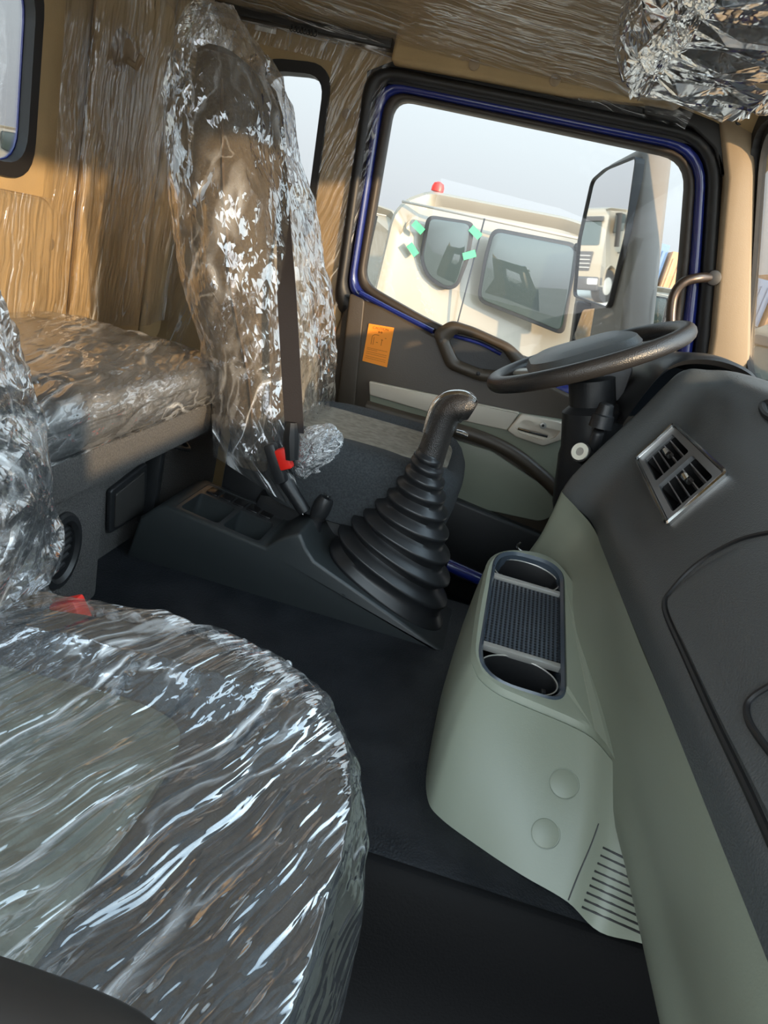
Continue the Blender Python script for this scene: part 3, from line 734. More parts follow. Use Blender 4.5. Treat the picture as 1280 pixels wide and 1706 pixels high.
for t in (0, .08, .25, .5, .75, .9, .97, 1.0):
    e_ = t
    r_ = []
    for p, q in zip(B_, T_):
        h = lerp(p, q, e_); bul = math.sin(PI * min(t, 1)) * .012
        o_ = (V((h.x, h.y, 0)) - V((cT.x, cT.y, 0))).normalized()
        r_.append(h + o_ * bul)
    rings.append(r_)
# round the shoulder on to the top plane
rings.append([lerp(q, cT, .04) + tz * .003 for q in T_])
rings.append([lerp(q, cT, .10) + tz * .004 for q in T_])
rings[-3] = [q - tz * .006 + (q - cT).normalized() * .002 for q in T_]
loft(bm, rings, caps=True)
mb = obj('console_body', bm, SAGE, mod, sharp=45)
cb = bmesh.new(); prism(cb, trayo, TP, -.09, .05); cut(mb, [cb])
for px, py, r in ((940, 1305, .021), (909, 1388, .020)):
    tr_ = bvh(mb); p, n_ = hit(tr_, px, py)
    if p:
        b = bmesh.new(); disc(b, p + n_ * -.0018, n_, r, .02, 40); cut(mb, [b])
        b = bmesh.new(); disc(b, p + n_ * -.0032, n_, r * .93, .0024, 40, .0012); obj('blanking_disc', b, SAGE, mod)
tr_ = bvh(mb)
# louvre slots on the side toe
lv = [((1005, 1412), (1054, 1436)), ((1001, 1425), (1059, 1452)), ((996, 1438), (1064, 1469)), ((991, 1451), (1069, 1486)), ((987, 1463), (1073, 1502)), ((983, 1475), (1077, 1518)), ((978, 1487), (1080, 1533)), ((974, 1499), (1084, 1549)), ((970, 1511), (1087, 1563))]
for a, c in lv:
    pts = [hit(tr_, lerp(a[0], c[0], t), lerp(a[1], c[1], t), -.0003)[0] for t in (0, .2, .4, .6, .8, 1)]
    pts = [p for p in pts if p]
    if len(pts) > 2: b = bmesh.new(); tube(b, pts, .0017, 6); obj('louvre', b, RUB, mod)
pts = surf_line(tr_, [(998, 1372), (985, 1408), (962, 1462), (946, 1503)], 8, -.0003)
b = bmesh.new(); tube(b, pts, .0011, 6); obj('panel_seam', b, RUB, mod)
# tray insert
ti = thing('cup_holder_tray', 'black cup holder insert with ribbed mat between two round cups', 'cup holder')
inn = [V(((TX0 + TX1) / 2 + (p.x - (TX0 + TX1) / 2) * .90, ty1 / 2 + (p.y - ty1 / 2) * .955)) for p in trayo]
RIM = mat('rim_gloss', (.05, .065, .085), .22)
b = bmesh.new(); loft(b, [[TP(p.x, p.y, -.02) for p in trayo], [TP(p.x, p.y, .004) for p in trayo], [TP(lerp(p.x, q.x, .4), lerp(p.y, q.y, .4), .007) for p, q in zip(trayo, inn)],
    [TP(q.x, q.y, .002) for q in inn], [TP(q.x, q.y, -.07) for q in inn]]); obj('tray_rim', b, RIM, ti)
b = bmesh.new(); b.faces.new([b.verts.new(TP(q.x, q.y, -.072)) for q in inn]); obj('tray_floor', b, RUB, ti)
mx = (TX0 + TX1) / 2; hw = (TX1 - TX0) / 2 * .9
ya, yb = onT(870, 1085).y, onT(870, 972).y
print('mat', ya, yb, ty1, hw)
MATG = mat('ribbed_mat', (.055, .066, .082), .4)
b = bmesh.new(); box(b, (-hw, 0, -.02), (hw, yb - ya, -.006), .002); 
for v in b.verts: v.co = TP(mx + v.co.x, ya + v.co.y, v.co.z)
om = obj('mat_base', b, MATG, ti)
b = bmesh.new(); nx, ny = 17, 26
for i in range(nx):
    for j in range(ny):
        u = -hw * .94 + hw * 1.88 * i / (nx - 1); v = .006 + (yb - ya - .012) * j / (ny - 1)
        r = .0025; c_ = TP(mx + u, ya + v, -.006)
        a1 = [b.verts.new(c_ + tx * r * math.cos(k * PI / 3) + ty * r * math.sin(k * PI / 3)) for k in range(6)]
        a2 = [b.verts.new(c_ + tx * r * .6 * math.cos(k * PI / 3) + ty * r * .6 * math.sin(k * PI / 3) + tz * .0022) for k in range(6)]
        b.faces.new(a2)
        for k in range(6): b.faces.new((a1[k], a1[(k + 1) % 6], a2[(k + 1) % 6], a2[k]))
obj('mat_studs', b, mat('stud_black', (.012, .014, .018), .3), om)
for yy, s in ((ya - .006, -1), (yb + .004, 1)):
    b = bmesh.new(); box(b, (-hw, -.005, -.012), (hw, .005, .0), .001)
    for v in b.verts: v.co = TP(mx + v.co.x, yy + v.co.y, v.co.z)
    obj('silver_bar', b, SILV, ti)
for yc in ((ty0 + .012 + (ya - .012)) / 2 , (yb + ty1 - .006) / 2):
    L_ = (ya - .02) / 2 if yc < ty1 / 2 else (ty1 - .012 - yb) / 2
    b = bmesh.new(); ry = L_ * 1.05; rx_ = hw * .97
    E = [V((math.cos(a) * rx_, math.sin(a) * ry)) for a in [2 * PI * k / 40 for k in range(40)]]
    loft(b, [[TP(mx + p.x, yc + p.y, -.010) for p in E], [TP(mx + p.x * .97, yc + p.y * .97, -.012) for p in E], [TP(mx + p.x * .9, yc + p.y * .9, -.066) for p in E], [TP(mx + p.x * .05, yc + p.y * .05, -.068) for p in E]])
    cu = obj('cup_well', b, RUB, ti)
    b = bmesh.new(); tube(b, [TP(mx + p.x, yc + p.y, -.009) for p in E], .0012, 6, loop=True); obj('cup_edge', b, SILV, cu)
    for k in (-1, 1):
        b = bmesh.new(); q = TP(mx + k * rx_ * .72, yc - .005, -.03); box(b, q - V((.004, .006, .008)), q + V((.004, .006, .008)), .002); obj('cup_clip', b, BLACK, cu)

# --- driver's side dash, binnacle, column, wheel
bin_ = thing('instrument_binnacle', 'dark instrument hood behind the steering wheel', 'instrument hood')
b = bmesh.new()
prof_ = [(.50, .50), (.47, .62), (.50, .74), (.56, .80), (.66, .83), (.75, .83), (.75, .50)]
prism(b, rpoly(prof_, .03), YP, 1.44, 2.04, .02); obj('binnacle_body', b, DASH, bin_)
pts = [AY(*p, 1.52) for p in ((1030, 700), (1062, 655), (1095, 618), (1130, 603), (1175, 604), (1215, 617), (1242, 640), (1262, 690))]
sp = spline(pts, 8)
b = bmesh.new(); 
rings = []
for dy, k in ((-.055, 0), (-.065, .010), (-.055, .016), (.0, .018), (.25, .0), (.30, -.03)):
    rings.append([p + V((0, dy, k)) for p in sp])
loft(b, rings, closed=False); loft(b, [[p + V((0, -.055, 0)) for p in sp], [p + V((.0, .22, -.035)) for p in sp]], closed=False)
obj('binnacle_hood', b, BLACK, bin_)
b = bmesh.new(); 
q = [p + V((.0, .20, -.03)) for p in sp]; b.faces.new([b.verts.new(p) for p in q]); obj('binnacle_face', b, RIM, bin_, False)

wc = AY(986, 590, 1.58); wl, wrr = AY(814, 640, 1.58), AY(1154, 546, 1.58)
n_w = V((-(wrr.z - wl.z), 0, wrr.x - wl.x)).normalized(); a_w = (wrr - wl).normalized(); b_w = V((0, 1, 0))
Rw = (wrr - wl).length / 2 - .015; wc = (wl + wrr) / 2
print('wheel', wc, Rw, n_w)
wheel = thing('steering_wheel', 'black leather rimmed steering wheel above the driver footwell', 'steering wheel')
def WH(r, t, h): return wc + (a_w * math.cos(t) + b_w * math.sin(t)) * r + n_w * h
RIMM = mat('wheel_leather', (.022, .021, .021), .36, bump=(420, .5, .0008, 1))
b = bmesh.new(); tube(b, [WH(Rw, 2 * PI * k / 72, 0) for k in range(72)], .0185, 14, loop=True); obj('wheel_rim', b, RIMM, wheel)
# airbag pad: rounded trapezoid dished below the rim
pad_o = rpoly([(-.115, -.075), (-.075, -.12), (.075, -.105), (.10, -.05), (.10, .05), (.075, .105), (-.075, .12), (-.115, .075)], .03)
b = bmesh.new()
loft(b, [[wc + a_w * p.x * s + b_w * p.y * s + n_w * h for p in pad_o] for s, h in ((.5, -.04), (.85, -.02), (1.08, -.002), (1.12, .010), (1.04, .024), (.8, .033), (.4, .037), (.05, .038))], caps=True)
obj('airbag_pad', b, DASH, wheel)
for t, wdt in ((PI * .5, .03), (-PI * .5, .03), (PI * .80, .022), (-PI * .80, .022)):
    b = bmesh.new(); c_, s_ = math.cos(t), math.sin(t)
    tube(b, spline([WH(.07, t, -.02), WH(.13, t, -.012), WH(Rw - .01, t, -.002)], 5), [wdt] * 10 + [wdt * .8], 12, flat=.35, side=(-s_ * a_w + c_ * b_w)); obj('spoke', b, SILV if abs(t) > PI * .6 else DASH, wheel)
b = bmesh.new(); tube(b, [WH(.118, t, -.02) for t in [-1.9 + 3.8 * k / 20 for k in range(21)]], .0022, 8); obj('pad_trim', b, SILV, wheel)
col_ = thing('steering_column', 'dark steering column shroud with stalks and ignition lock under the wheel', 'steering column')
cb0 = wc - n_w * .07; cdir = (V((.36, 1.58, .45)) - cb0).normalized()
b = bmesh.new()
def csec(c, hx, hy): return [c + V((math.cos(a), 0, 0)) * hx * 1 + V((0, math.sin(a), 0)) * hy for a in [2 * PI * k / 24 for k in range(24)]]
tube(b, spline([cb0 + n_w * .02, cb0 + cdir * .05, cb0 + cdir * .15, V((.33, 1.58, .52)), V((.40, 1.58, .30)), V((.44, 1.58, .05))], 6), [.05] * 6 + [.066] * 6 + [.07] * 6 + [.065] * 6 + [.05] * 7, 20, side=(0, 1, 0)); obj('column_shroud', b, BLACK, col_)
b = bmesh.new(); c1 = AY(1008, 625, 1.66); box(b, c1 - V((.06, .05, .05)), c1 + V((.05, .10, .045)), .02); obj('column_cover', b, mat('grey_cover', (.14, .14, .145), .5), col_)
# ignition lock
p = AY(966, 752, 1.47); n_ = (CAM - p); n_ = V((-.55, -.75, .25)).normalized()
b = bmesh.new(); tube(b, [p - n_ * .10, p - n_ * .004], .022, 20); obj('ignition_barrel', b, BLACK, col_)
b = bmesh.new(); ring_(b, p - n_ * .006, n_, .009, .0185, .006); ir = obj('ignition_ring', b, mat('bright_ring', (.85, .83, .72), .3), col_)
b = bmesh.new(); disc(b, p - n_ * .006, n_, .010, .004, 20); obj('key_slot', b, SILV, ir)
# stalk end knob
b = bmesh.new(); q0, q1 = AY(1000, 712, 1.45), AY(1012, 672, 1.45)
tube(b, [q0, lerp(q0, q1, .5), lerp(q0, q1, .55), lerp(q0, q1, .95), q1], [.024, .022, .018, .015, .012], 16); obj('stalk_knob', b, BLACK, col_)
b = bmesh.new(); tube(b, [q0 - V((0, 0, .01)), V((.30, 1.56, .62))], .012, 10); obj('stalk', b, BLACK, col_)
b = bmesh.new(); tube(b, spline([AY(975, 640, 1.72), AY(1010, 640, 1.6), wc - n_w * .11], 4), .008, 8); obj('stalk', b, BLACK, col_)
# driver's pedals deep in the footwell
pd = thing('brake_pedal', 'dark pedal arm with a blue bracket deep in the driver footwell', 'pedal')
b = bmesh.new(); q = AY(782, 955, 1.62); tube(b, [q - V((.06, 0, -.006)), q + V((.05, 0, -.01))], .016, 12); obj('pedal_bracket', b, BLUE, pd)
b = bmesh.new(); tube(b, spline([q + V((.03, 0, 0)), V((.22, 1.62, .18)), V((.34, 1.62, .42))], 5), .012, 10); obj('pedal_arm', b, RUB, pd)
lk = thing('release_lever', 'small silver lever hook beside the sage panel in the footwell', 'lever')
b = bmesh.new(); tube(b, spline([AY(868, 903, 1.44), AY(862, 910, 1.44), AY(868, 917, 1.44), AY(876, 920, 1.44)], 5), .003, 8); obj('lever_hook', b, CHROME, lk)

# ================================================================== CENTRE CONSOLE + GEAR LEVER
con = thing('centre_console', 'black moulded console on the tunnel between the seats with two storage bins', 'console')
cy0, cy1 = 1.25, 1.46
topl = [AY(*p, cy0) for p in ((233, 862), (258, 846), (275, 843), (442, 913), (470, 896), (500, 888))]
_l, _r = AY(552, 903, 1.36), AY(738, 1040, 1.36)
topl += [V((_l.x - .03, 0, _l.z + .018)), V((_l.x - .008, 0, _l.z - .004)), V((_r.x + .012, 0, _r.z - .004))]
poly = [V((p.x, p.z)) for p in topl] + [V((topl[-1].x + .012, T - .004)), V((topl[0].x - .02, T - .004))]
b = bmesh.new(); prism(b, poly, YP, cy0, cy1, .007, 3); cb_ = obj('console_body', b, CONS, con, sharp=30)
# two bins sunk in
pa, pb = V((topl[2].x + .008, cy0, topl[2].z)), V((topl[3].x - .012, cy0, topl[3].z))
cu_ = (pb - pa).normalized(); cn = V((-cu_.z, 0, cu_.x)); Lc = (pb - pa).length
if cn.z < 0: cn = -cn
def CP(u, v, d): return pa + cu_ * u + V((0, v, 0)) + cn * d
print('console bins', Lc)
W_ = cy1 - cy0
cs_ = []
for u0, u1 in ((.012, Lc * .50), (Lc * .54, Lc - .008)):
    c_ = bmesh.new(); prism(c_, rpoly([(u0, .022), (u1, .022), (u1, W_ - .075), (u0, W_ - .075)], .012), CP, -.075, .05); cs_.append(c_)
c_ = bmesh.new(); prism(c_, rpoly([(.006, .014), (Lc - .002, .014), (Lc - .002, W_ - .018), (.006, W_ - .018)], .012), CP, -.006, .05); cs_.append(c_)
cut(cb_, cs_)
b = bmesh.new(); plate(b, rpoly([(.007, .015), (Lc - .003, .015), (Lc - .003, W_ - .019), (.007, W_ - .019)], .012),
    [rpoly([(.014, .024), (Lc * .495, .024), (Lc * .495, W_ - .077), (.014, W_ - .077)], .012), rpoly([(Lc * .545, .024), (Lc - .010, .024), (Lc - .010, W_ - .077), (Lc * .545, W_ - .077)], .012)], CP, -.006, -.002)
obj('bin_surround', b, mat('bin_trim', (.032, .034, .036), .3), con, False)
for k in range(5):
    u0 = .02 + k * (Lc - .04) / 5; b = bmesh.new(); t = bmesh.new(); box(t, (u0, W_ - .066, -.003), (u0 + (Lc - .04) / 5 - .006, W_ - .030, .0015), .0015)
    for v in t.verts: v.co = CP(v.co.x, v.co.y, v.co.z)
    merge(b, t); obj('blank_switch', b, mat('switch_black', (.012, .012, .013), .25), con)
b = bmesh.new(); ccl = AY(572, 994, cy0 - .001); ring_(b, ccl, (0, -1, 0), .0045, .0062, .0012, 20); obj('screw_cap', b, CONS, con)

# gaiter from ribs measured at the lever's plane
gl = thing('gear_lever', 'tall gear lever with a black ribbed rubber gaiter and silver capped grip', 'gear lever')
gy = 1.36
Lp = [(552, 903), (566, 876), (588, 860), (608, 848), (627, 832), (647, 815), (662, 797), (676, 779), (686, 762), (693, 752)]
Rp = [(738, 1040), (745, 1004), (750, 968), (750, 930), (748, 893), (746, 860), (743, 832), (741, 808), (739, 787), (737, 770)]
Wd = [.098, .097, .094, .088, .081, .074, .067, .060, .053, .046]
bm = bmesh.new(); rings = []
def ell(L_, R_, wy, n=48, pw=2.4):
    c_ = (L_ + R_) / 2; a_ = (R_ - L_) / 2; o_ = []
    for k in range(n):
        t = 2 * PI * k / n; cx_, sx_ = math.cos(t), math.sin(t)
        o_.append(c_ + a_ * (abs(cx_) ** (2 / pw) * (1 if cx_ > 0 else -1)) + V((0, 1, 0)) * wy * (abs(sx_) ** (2 / pw) * (1 if sx_ > 0 else -1)))
    return o_
LL = [AY(*p, gy) for p in Lp]; RR = [AY(*p, gy) for p in Rp]
rings.append(ell(LL[0] + V((-.006, 0, -.03)), RR[0] + V((.006, 0, -.03)), Wd[0] + .004))
for i in range(len(LL)):
    L_, R_, w_ = LL[i], RR[i], Wd[i] * .96
    up_ = ((LL[min(i + 1, 9)] + RR[min(i + 1, 9)]) - (LL[max(i - 1, 0)] + RR[max(i - 1, 0)])).normalized()
    gap = ((LL[min(i + 1, 9)] + RR[min(i + 1, 9)]) / 2 - (L_ + R_) / 2).length if i < 9 else .02
    c_ = (L_ + R_) / 2
    def sc(k, h, kw=None): return ell(c_ + (L_ - c_) * k + up_ * h, c_ + (R_ - c_) * k + up_ * h, w_ * k)
    kin = .76 if i > 0 else .86
    rings += [sc(.985, -.0045), sc(1.0, -.002), sc(1.0, .001), sc(.985, .0035), sc(kin + .05, gap * .34), sc(kin, gap * .5)]
    if i < 9:
        pass
nk = AY(714, 745, gy)
loft(bm, rings + [ell(AY(696, 752, gy), AY(733, 762, gy), .024), ell(AY(698, 742, gy), AY(733, 748, gy), .022)], caps=True)
obj('gaiter', bm, BOOT, gl, sharp=70)
b = bmesh.new(); gp = [AY(713, 770, gy), AY(722, 748, gy), AY(731, 722, gy), AY(740, 700, gy), AY(748, 686, gy), AY(762, 677, gy), AY(777, 679, gy), AY(788, 685, gy)]
gs = spline(gp, 5); rr_ = [.032, .029, .028, .029, .031, .033, .031, .020]
rs_ = []
for i in range(len(gs)):
    t = i / (len(gs) - 1) * 7; a_ = min(int(t), 6); rs_.append(lerp(rr_[a_], rr_[a_ + 1], t - a_))
GRIP = mat('grip_leather', (.020, .018, .017), .36, bump=(500, .6, .001, 1))
tube(b, gs, rs_, 18, side=(0, 1, 0), flat=1.0); obj('grip', b, GRIP, gl)
b = bmesh.new(); cp_ = spline([AY(709, 722, gy), AY(716, 694, gy), AY(727, 670, gy), AY(748, 656, gy), AY(775, 656, gy), AY(794, 670, gy)], 5)
tube(b, [p + V((0, -.004, 0)) for p in cp_], [.006] + [.015] * (len(cp_) - 2) + [.009], 14, side=(0, 1, 0), flat=.45); obj('silver_cap', b, CHROME, gl)
b = bmesh.new(); q = AY(772, 722, gy); tube(b, [q - V((.014, 0, 0)), q, q + V((.010, 0, -.002))], [.006, .007, .006], 12, flat=.7); obj('splitter_switch', b, CHROME, gl)
b = bmesh.new(); ring_(b, AY(713, 765, gy), (gp[1] - gp[0]), .028, .031, .004); obj('collar', b, RUB, gl)
# hand-brake valve
hb = thing('hand_brake_lever', 'short black hand brake lever with a chrome tip at the rear of the gear gaiter', 'hand brake')
hy = 1.36
b = bmesh.new(); tube(b, spline([AY(518, 884, hy), AY(530, 858, hy), AY(545, 828, hy)], 4), [.021, .021, .018, .015, .018, .020, .020, .018, .015], 16); obj('lever_arm', b, BLACK, hb)
b = bmesh.new(); d_ = (AY(545, 828, hy) - AY(530, 858, hy)); ring_(b, AY(546, 825, hy), d_, .006, .010, .003); obj('chrome_tip', b, CHROME, hb)
b = bmesh.new(); ring_(b, AY(529, 862, hy), d_, .014, .0175, .008); obj('lever_collar', b, RUB, hb)
b = bmesh.new(); q = AY(512, 890, hy); box(b, q + V((-.035, -.02, -.03)), q + V((.03, .03, .006)), .01); obj('valve_body', b, BLACK, hb)

# ================================================================== BUNK
bk = thing('bunk_storage', 'grey carpet covered bunk storage base behind the seats', 'bunk base')
fx = -.56
vp = [AX(*p, fx) for p in ((172, 828), (158, 1012))]
def side_poly(): return [(-.24, T), (vp[1].y, T), (vp[0].y, .50), (-.24, .50)]
b = bmesh.new(); prism(b, rpoly([(-.24, T), (vp[1].y, T), (vp[0].y, .505), (-.24, .505)], .015), XP, -.99, fx, .006); pn = obj('storage_box', b, CARPET, bk)
vcn = AX(99, 918, fx)
va = [AX(99, 868, fx), AX(92, 976, fx), AX(65, 935, fx), AX(134, 900, fx)]
vr = (va[0] - va[1]).length / 2 * .97
cc = bmesh.new(); prism(cc, [V((vcn.y + math.cos(t) * vr * .74, vcn.z + math.sin(t) * vr * .98)) for t in [2 * PI * k / 40 for k in range(40)]], XP, fx - .05, fx + .02); cut(pn, [cc])
av = thing('oval_vent', 'oval black floor vent with slanted slats in the bunk base', 'air vent')
def oval(k, d, n=40): return [V((fx + d, vcn.y + math.cos(t) * vr * .80 * k, vcn.z + math.sin(t) * vr * 1.05 * k)) for t in [2 * PI * j / n for j in range(n)]]
b = bmesh.new(); loft(b, [oval(1.12, 0), oval(1.12, .004), oval(1.06, .009), oval(.90, .010), oval(.80, .004), oval(.78, -.045)]); obj('vent_ring', b, BLACK, av)
b = bmesh.new(); b.faces.new([b.verts.new(p) for p in oval(.79, -.044)]); obj('vent_duct', b, RUB, av, False)
for k in range(-3, 4):
    z = k * vr * .22; hwid = .62 * vr * math.sqrt(max(0, 1 - (z / (vr * .84)) ** 2)); b = bmesh.new()
    t = bmesh.new(); box(t, (-.020, -hwid, -.003), (.0, hwid, .003), .001)
    for v in t.verts: v.co = V((fx, vcn.y, vcn.z)) + V((v.co.x, v.co.y, z + v.co.z - v.co.x * .8 + v.co.y * .18))
    merge(b, t); obj('slat', b, BLACK, av)
# recessed locker part
lx = -.63
b = bmesh.new(); prism(b, rpoly([(vp[0].y - .01, T), (1.80, T), (1.80, .50), (vp[0].y - .01, .50)], .01), XP, -.99, lx, .004); lkb = obj('locker_wall', b, CARPET, bk)
ld = [AX(*p, lx) for p in ((176, 815), (238, 768), (236, 850), (174, 888))]
b = bmesh.new(); prism(b, rpoly([(p.y, p.z) for p in ld], .01), XP, lx, lx + .012, .004); dr = obj('locker_door', b, BLACK, bk)
b = bmesh.new(); prism(b, rpoly([(lerp(p.y, (ld[0].y + ld[1].y) / 2, .22), lerp(p.z, (ld[0].z + ld[3].z) / 2, .22)) for p in ld], .006), XP, lx + .011, lx + .016, .002); obj('door_panel', b, mat('locker_panel', (.035, .034, .033), .5), dr)
b = bmesh.new(); q = AX(235, 790, lx); box(b, V((lx, q.y + .01, .285)), V((lx + .035, q.y + .035, .49)), .004); obj('locker_rail', b, BLACK, bk)
q = AX(295, 738, lx); b = bmesh.new(); tube(b, spline([V((lx, q.y - .03, q.z)), V((lx + .03, q.y, q.z - .008)), V((lx, q.y + .03, q.z))], 4), .006, 8); obj('locker_pull', b, BLACK, bk)
# lip board
b = bmesh.new(); prism(b, rpoly([(-.62, .495), (-.53, .505), (-.53, .575), (-.99, .575), (-.99, .50)], .01), YP, -.24, 1.53, .008); obj('lip_board', b, CARPET, bk)
# mattress
mt = thing('bunk_mattress', 'long grey foam mattress on the bunk board behind the seats', 'mattress')
def mattress_f(g, u0=0):
    y0_, y1_, xf, xb, zb, zt = -.22, 1.50, -.535, -.985, .578, .640
    def f(u, v):
        y = lerp(y0_ - g, y1_ + g, u)
        # section path v: bottom front -> top front -> back, with softened corner
        P = [V((xf + g + .0, zb)), V((xf + g + .006, lerp(zb, zt, .5))), V((xf + g, zt + g)), V((xf - .03, zt + .016 + g)), V((xf - .16, zt + .022 + g)), V((xb + .12, zt + .02 + g)), V((xb, zt + .005 + g))]
        S = MS(P); k = v * (len(S) - 1); i = min(int(k), len(S) - 2); p = lerp(S[i], S[i + 1], k - i)
        z = p.y; x = p.x
        e2 = max(0, 1 - (y1_ + g - y) / .05); 
        if e2 > 0: z = lerp(z, zb + .01, e2 ** 3 * .9); x = lerp(x, x - .02, e2 ** 2)
        return V((x, y, z))
    return f
_c = {}
def MS(P):
    k = tuple((round(p.x, 5), round(p.y, 5)) for p in P)
    if k not in _c: _c[k] = [V((q.x, q.y)) for q in spline([V((p.x, p.y, 0)) for p in P], 5)]
    return _c[k]
film('mattress_body', mattress_f(0), 60, 40, .0, 1, MATTR, mt)
# ================================================================== SEATS
def cushion(bm, cx_, cy_, hx, hy, z0, z1, fz, n=3.2, edge=.06, N=56):
    def se(kx, ky, t):
        c_, s_ = math.cos(t), math.sin(t)
        return cx_ + hx * kx * abs(c_) ** (2 / n) * (1 if c_ > 0 else -1), cy_ + hy * ky * abs(s_) ** (2 / n) * (1 if s_ > 0 else -1)
    rings = []
    for k, z in ((.86, z0), (.95, z0 + .01), (.985, lerp(z0, z1, .35)), (1, z1 - edge)):
        rings.append([V((*se(k, k, 2 * PI * i / N), z)) for i in range(N)])
    for a in (.25, .5, .75, 1.0):
        k = 1 - (1 - math.cos(a * PI / 2)) * .16; rings.append([(lambda q: V((q[0], q[1], z1 - edge + math.sin(a * PI / 2) * edge + fz(*q) * a)))(se(k, k, 2 * PI * i / N)) for i in range(N)])
    for k in (.74, .6, .45, .3, .15, .03):
        rings.append([(lambda q: V((q[0], q[1], z1 + fz(*q))))(se(k, k, 2 * PI * i / N)) for i in range(N)])
    loft(bm, rings, caps=True)
# driver's seat
ds = thing('cab_chair', 'driver seat with dark bolsters and grey brown centre cloth', 'seat')
dcx, dcy = -.185, 1.60
def fz_d(x, y):
    v = abs(y - dcy) / .24; return -.028 * (1 - min(1, v / .62) ** 4) + .012 * max(0, v - .6)
b = bmesh.new(); cushion(b, dcx, dcy, .228, .245, .40, .575, fz_d, 3.4, .055); obj('seat_cushion', b, DARKF, ds)
b = bmesh.new(); cushion(b, dcx - .03, dcy, .215, .150, .50, .572, lambda x, y: .0, 5, .012); obj('cushion_centre', b, GREYF, ds)
b = bmesh.new(); tube(b, spline([V((dcx - .2, dcy - .155, .565)), V((dcx, dcy - .155, .567)), V((dcx + .13, dcy - .15, .563)), V((dcx + .18, dcy - .10, .556))], 5), .0025, 6); obj('stitch_seam', b, mat('seam_green', (.03, .045, .042), .8), ds)
b = bmesh.new(); box(b, (-.40, 1.42, T + .03), (.0, 1.80, .41), .03); obj('seat_plinth', b, BLACK, ds)
b = bmesh.new(); box(b, (-.50, 1.47, T + .004), (-.36, 1.55, .52), .02); obj('seat_side_frame', b, BLACK, ds)
def backrest_bm(bm, cy_, secs, N=40, n=3.6):
    rings = []
    for z, xr, xf, hw_ in secs:
        c_ = (xr + xf) / 2; hx = (xf - xr) / 2
        rings.append([V((c_ + hx * abs(math.cos(t)) ** (2 / n) * (1 if math.cos(t) > 0 else -1), cy_ + hw_ * abs(math.sin(t)) ** (2 / n) * (1 if math.sin(t) > 0 else -1), z)) for t in [2 * PI * i / N for i in range(N)]])
    loft(bm, rings, caps=True)
dsec = [(.46, -.47, -.37, .20), (.52, -.485, -.36, .225), (.66, -.53, -.385, .235), (.80, -.61, -.43, .235), (.93, -.645, -.475, .225), (1.02, -.665, -.515, .20), (1.10, -.685, -.55, .165), (1.19, -.70, -.575, .155), (1.235, -.705, -.60, .145), (1.25, -.69, -.63, .12)]
b = bmesh.new(); backrest_bm(b, dcy, dsec); obj('backrest', b, BROWNF, ds)
b = bmesh.new(); backrest_bm(b, dcy, [(z, xf - .05, xf + .006, h * .6) for z, xr, xf, h in dsec[1:5]], n=4); obj('backrest_centre', b, GREYF, ds)
for s in (-1, 1):
    pts = [V((lerp(xr, xf, .62), dcy + s * (h + .001), z)) for z, xr, xf, h in dsec[1:8]]
    b = bmesh.new(); tube(b, spline(pts, 4), .003, 6); obj('stitch_seam', b, mat('seam_brown', (.09, .06, .035), .8), ds)
# film bag over the driver's backrest
FB = film_mat('film_backrest', (.25, 0, 1), 11, .25, 1.0, 1.6, .025, .07, crease_glint=.35, cap=.5)
dcov = thing('driver_backrest_cover', 'clear crumpled plastic cover over the tall driver backrest', 'plastic cover')
bsec = [(.50, -.515, -.335, .245), (.60, -.53, -.335, .25), (.70, -.585, -.35, .255), (.85, -.655, -.40, .26), (1.0, -.70, -.475, .25), (1.1, -.73, -.53, .21), (1.2, -.745, -.565, .195), (1.26, -.745, -.60, .17), (1.31, -.735, -.67, .10), (1.345, -.73, -.70, .02)]
def interp(secs, t):
    k = t * (len(secs) - 1); i = min(int(k), len(secs) - 2); f_ = k - i; f_ = f_ if True else f_
    return [lerp(a, c, f_) for a, c in zip(secs[i], secs[i + 1])]
def bag(cy_, secs, n=2.8):
    def f(u, v):
        z, xr, xf, h = interp(secs, v); t = 2 * PI * u; c_, s_ = math.cos(t), math.sin(t)
        return V(((xr + xf) / 2 + (xf - xr) / 2 * abs(c_) ** (2 / n) * (1 if c_ > 0 else -1), cy_ + h * abs(s_) ** (2 / n) * (1 if s_ > 0 else -1), z))
    return f
film('cover_bag', bag(dcy, bsec), 200, 110, .026, 9, FB, dcov, dirv=(.25, 0, 1), k=.42, sharp=1.2, flat=True)
# loose skirt of the bag near side, down by the console
def skirt(u, v):
    a = lerp(AY(352, 690, 1.37), AY(470, 700, 1.36), u); c = lerp(AY(355, 760, 1.37), AY(505, 858, 1.35), u)
    return lerp(a, c, v)
film('cover_skirt', skirt, 50, 50, .006, 14, film_mat('film_skirt', (1, 0, -1), 24, .1, .9, .8, .03, .1), dcov, dirv=(1, 0, -1), k=.15)
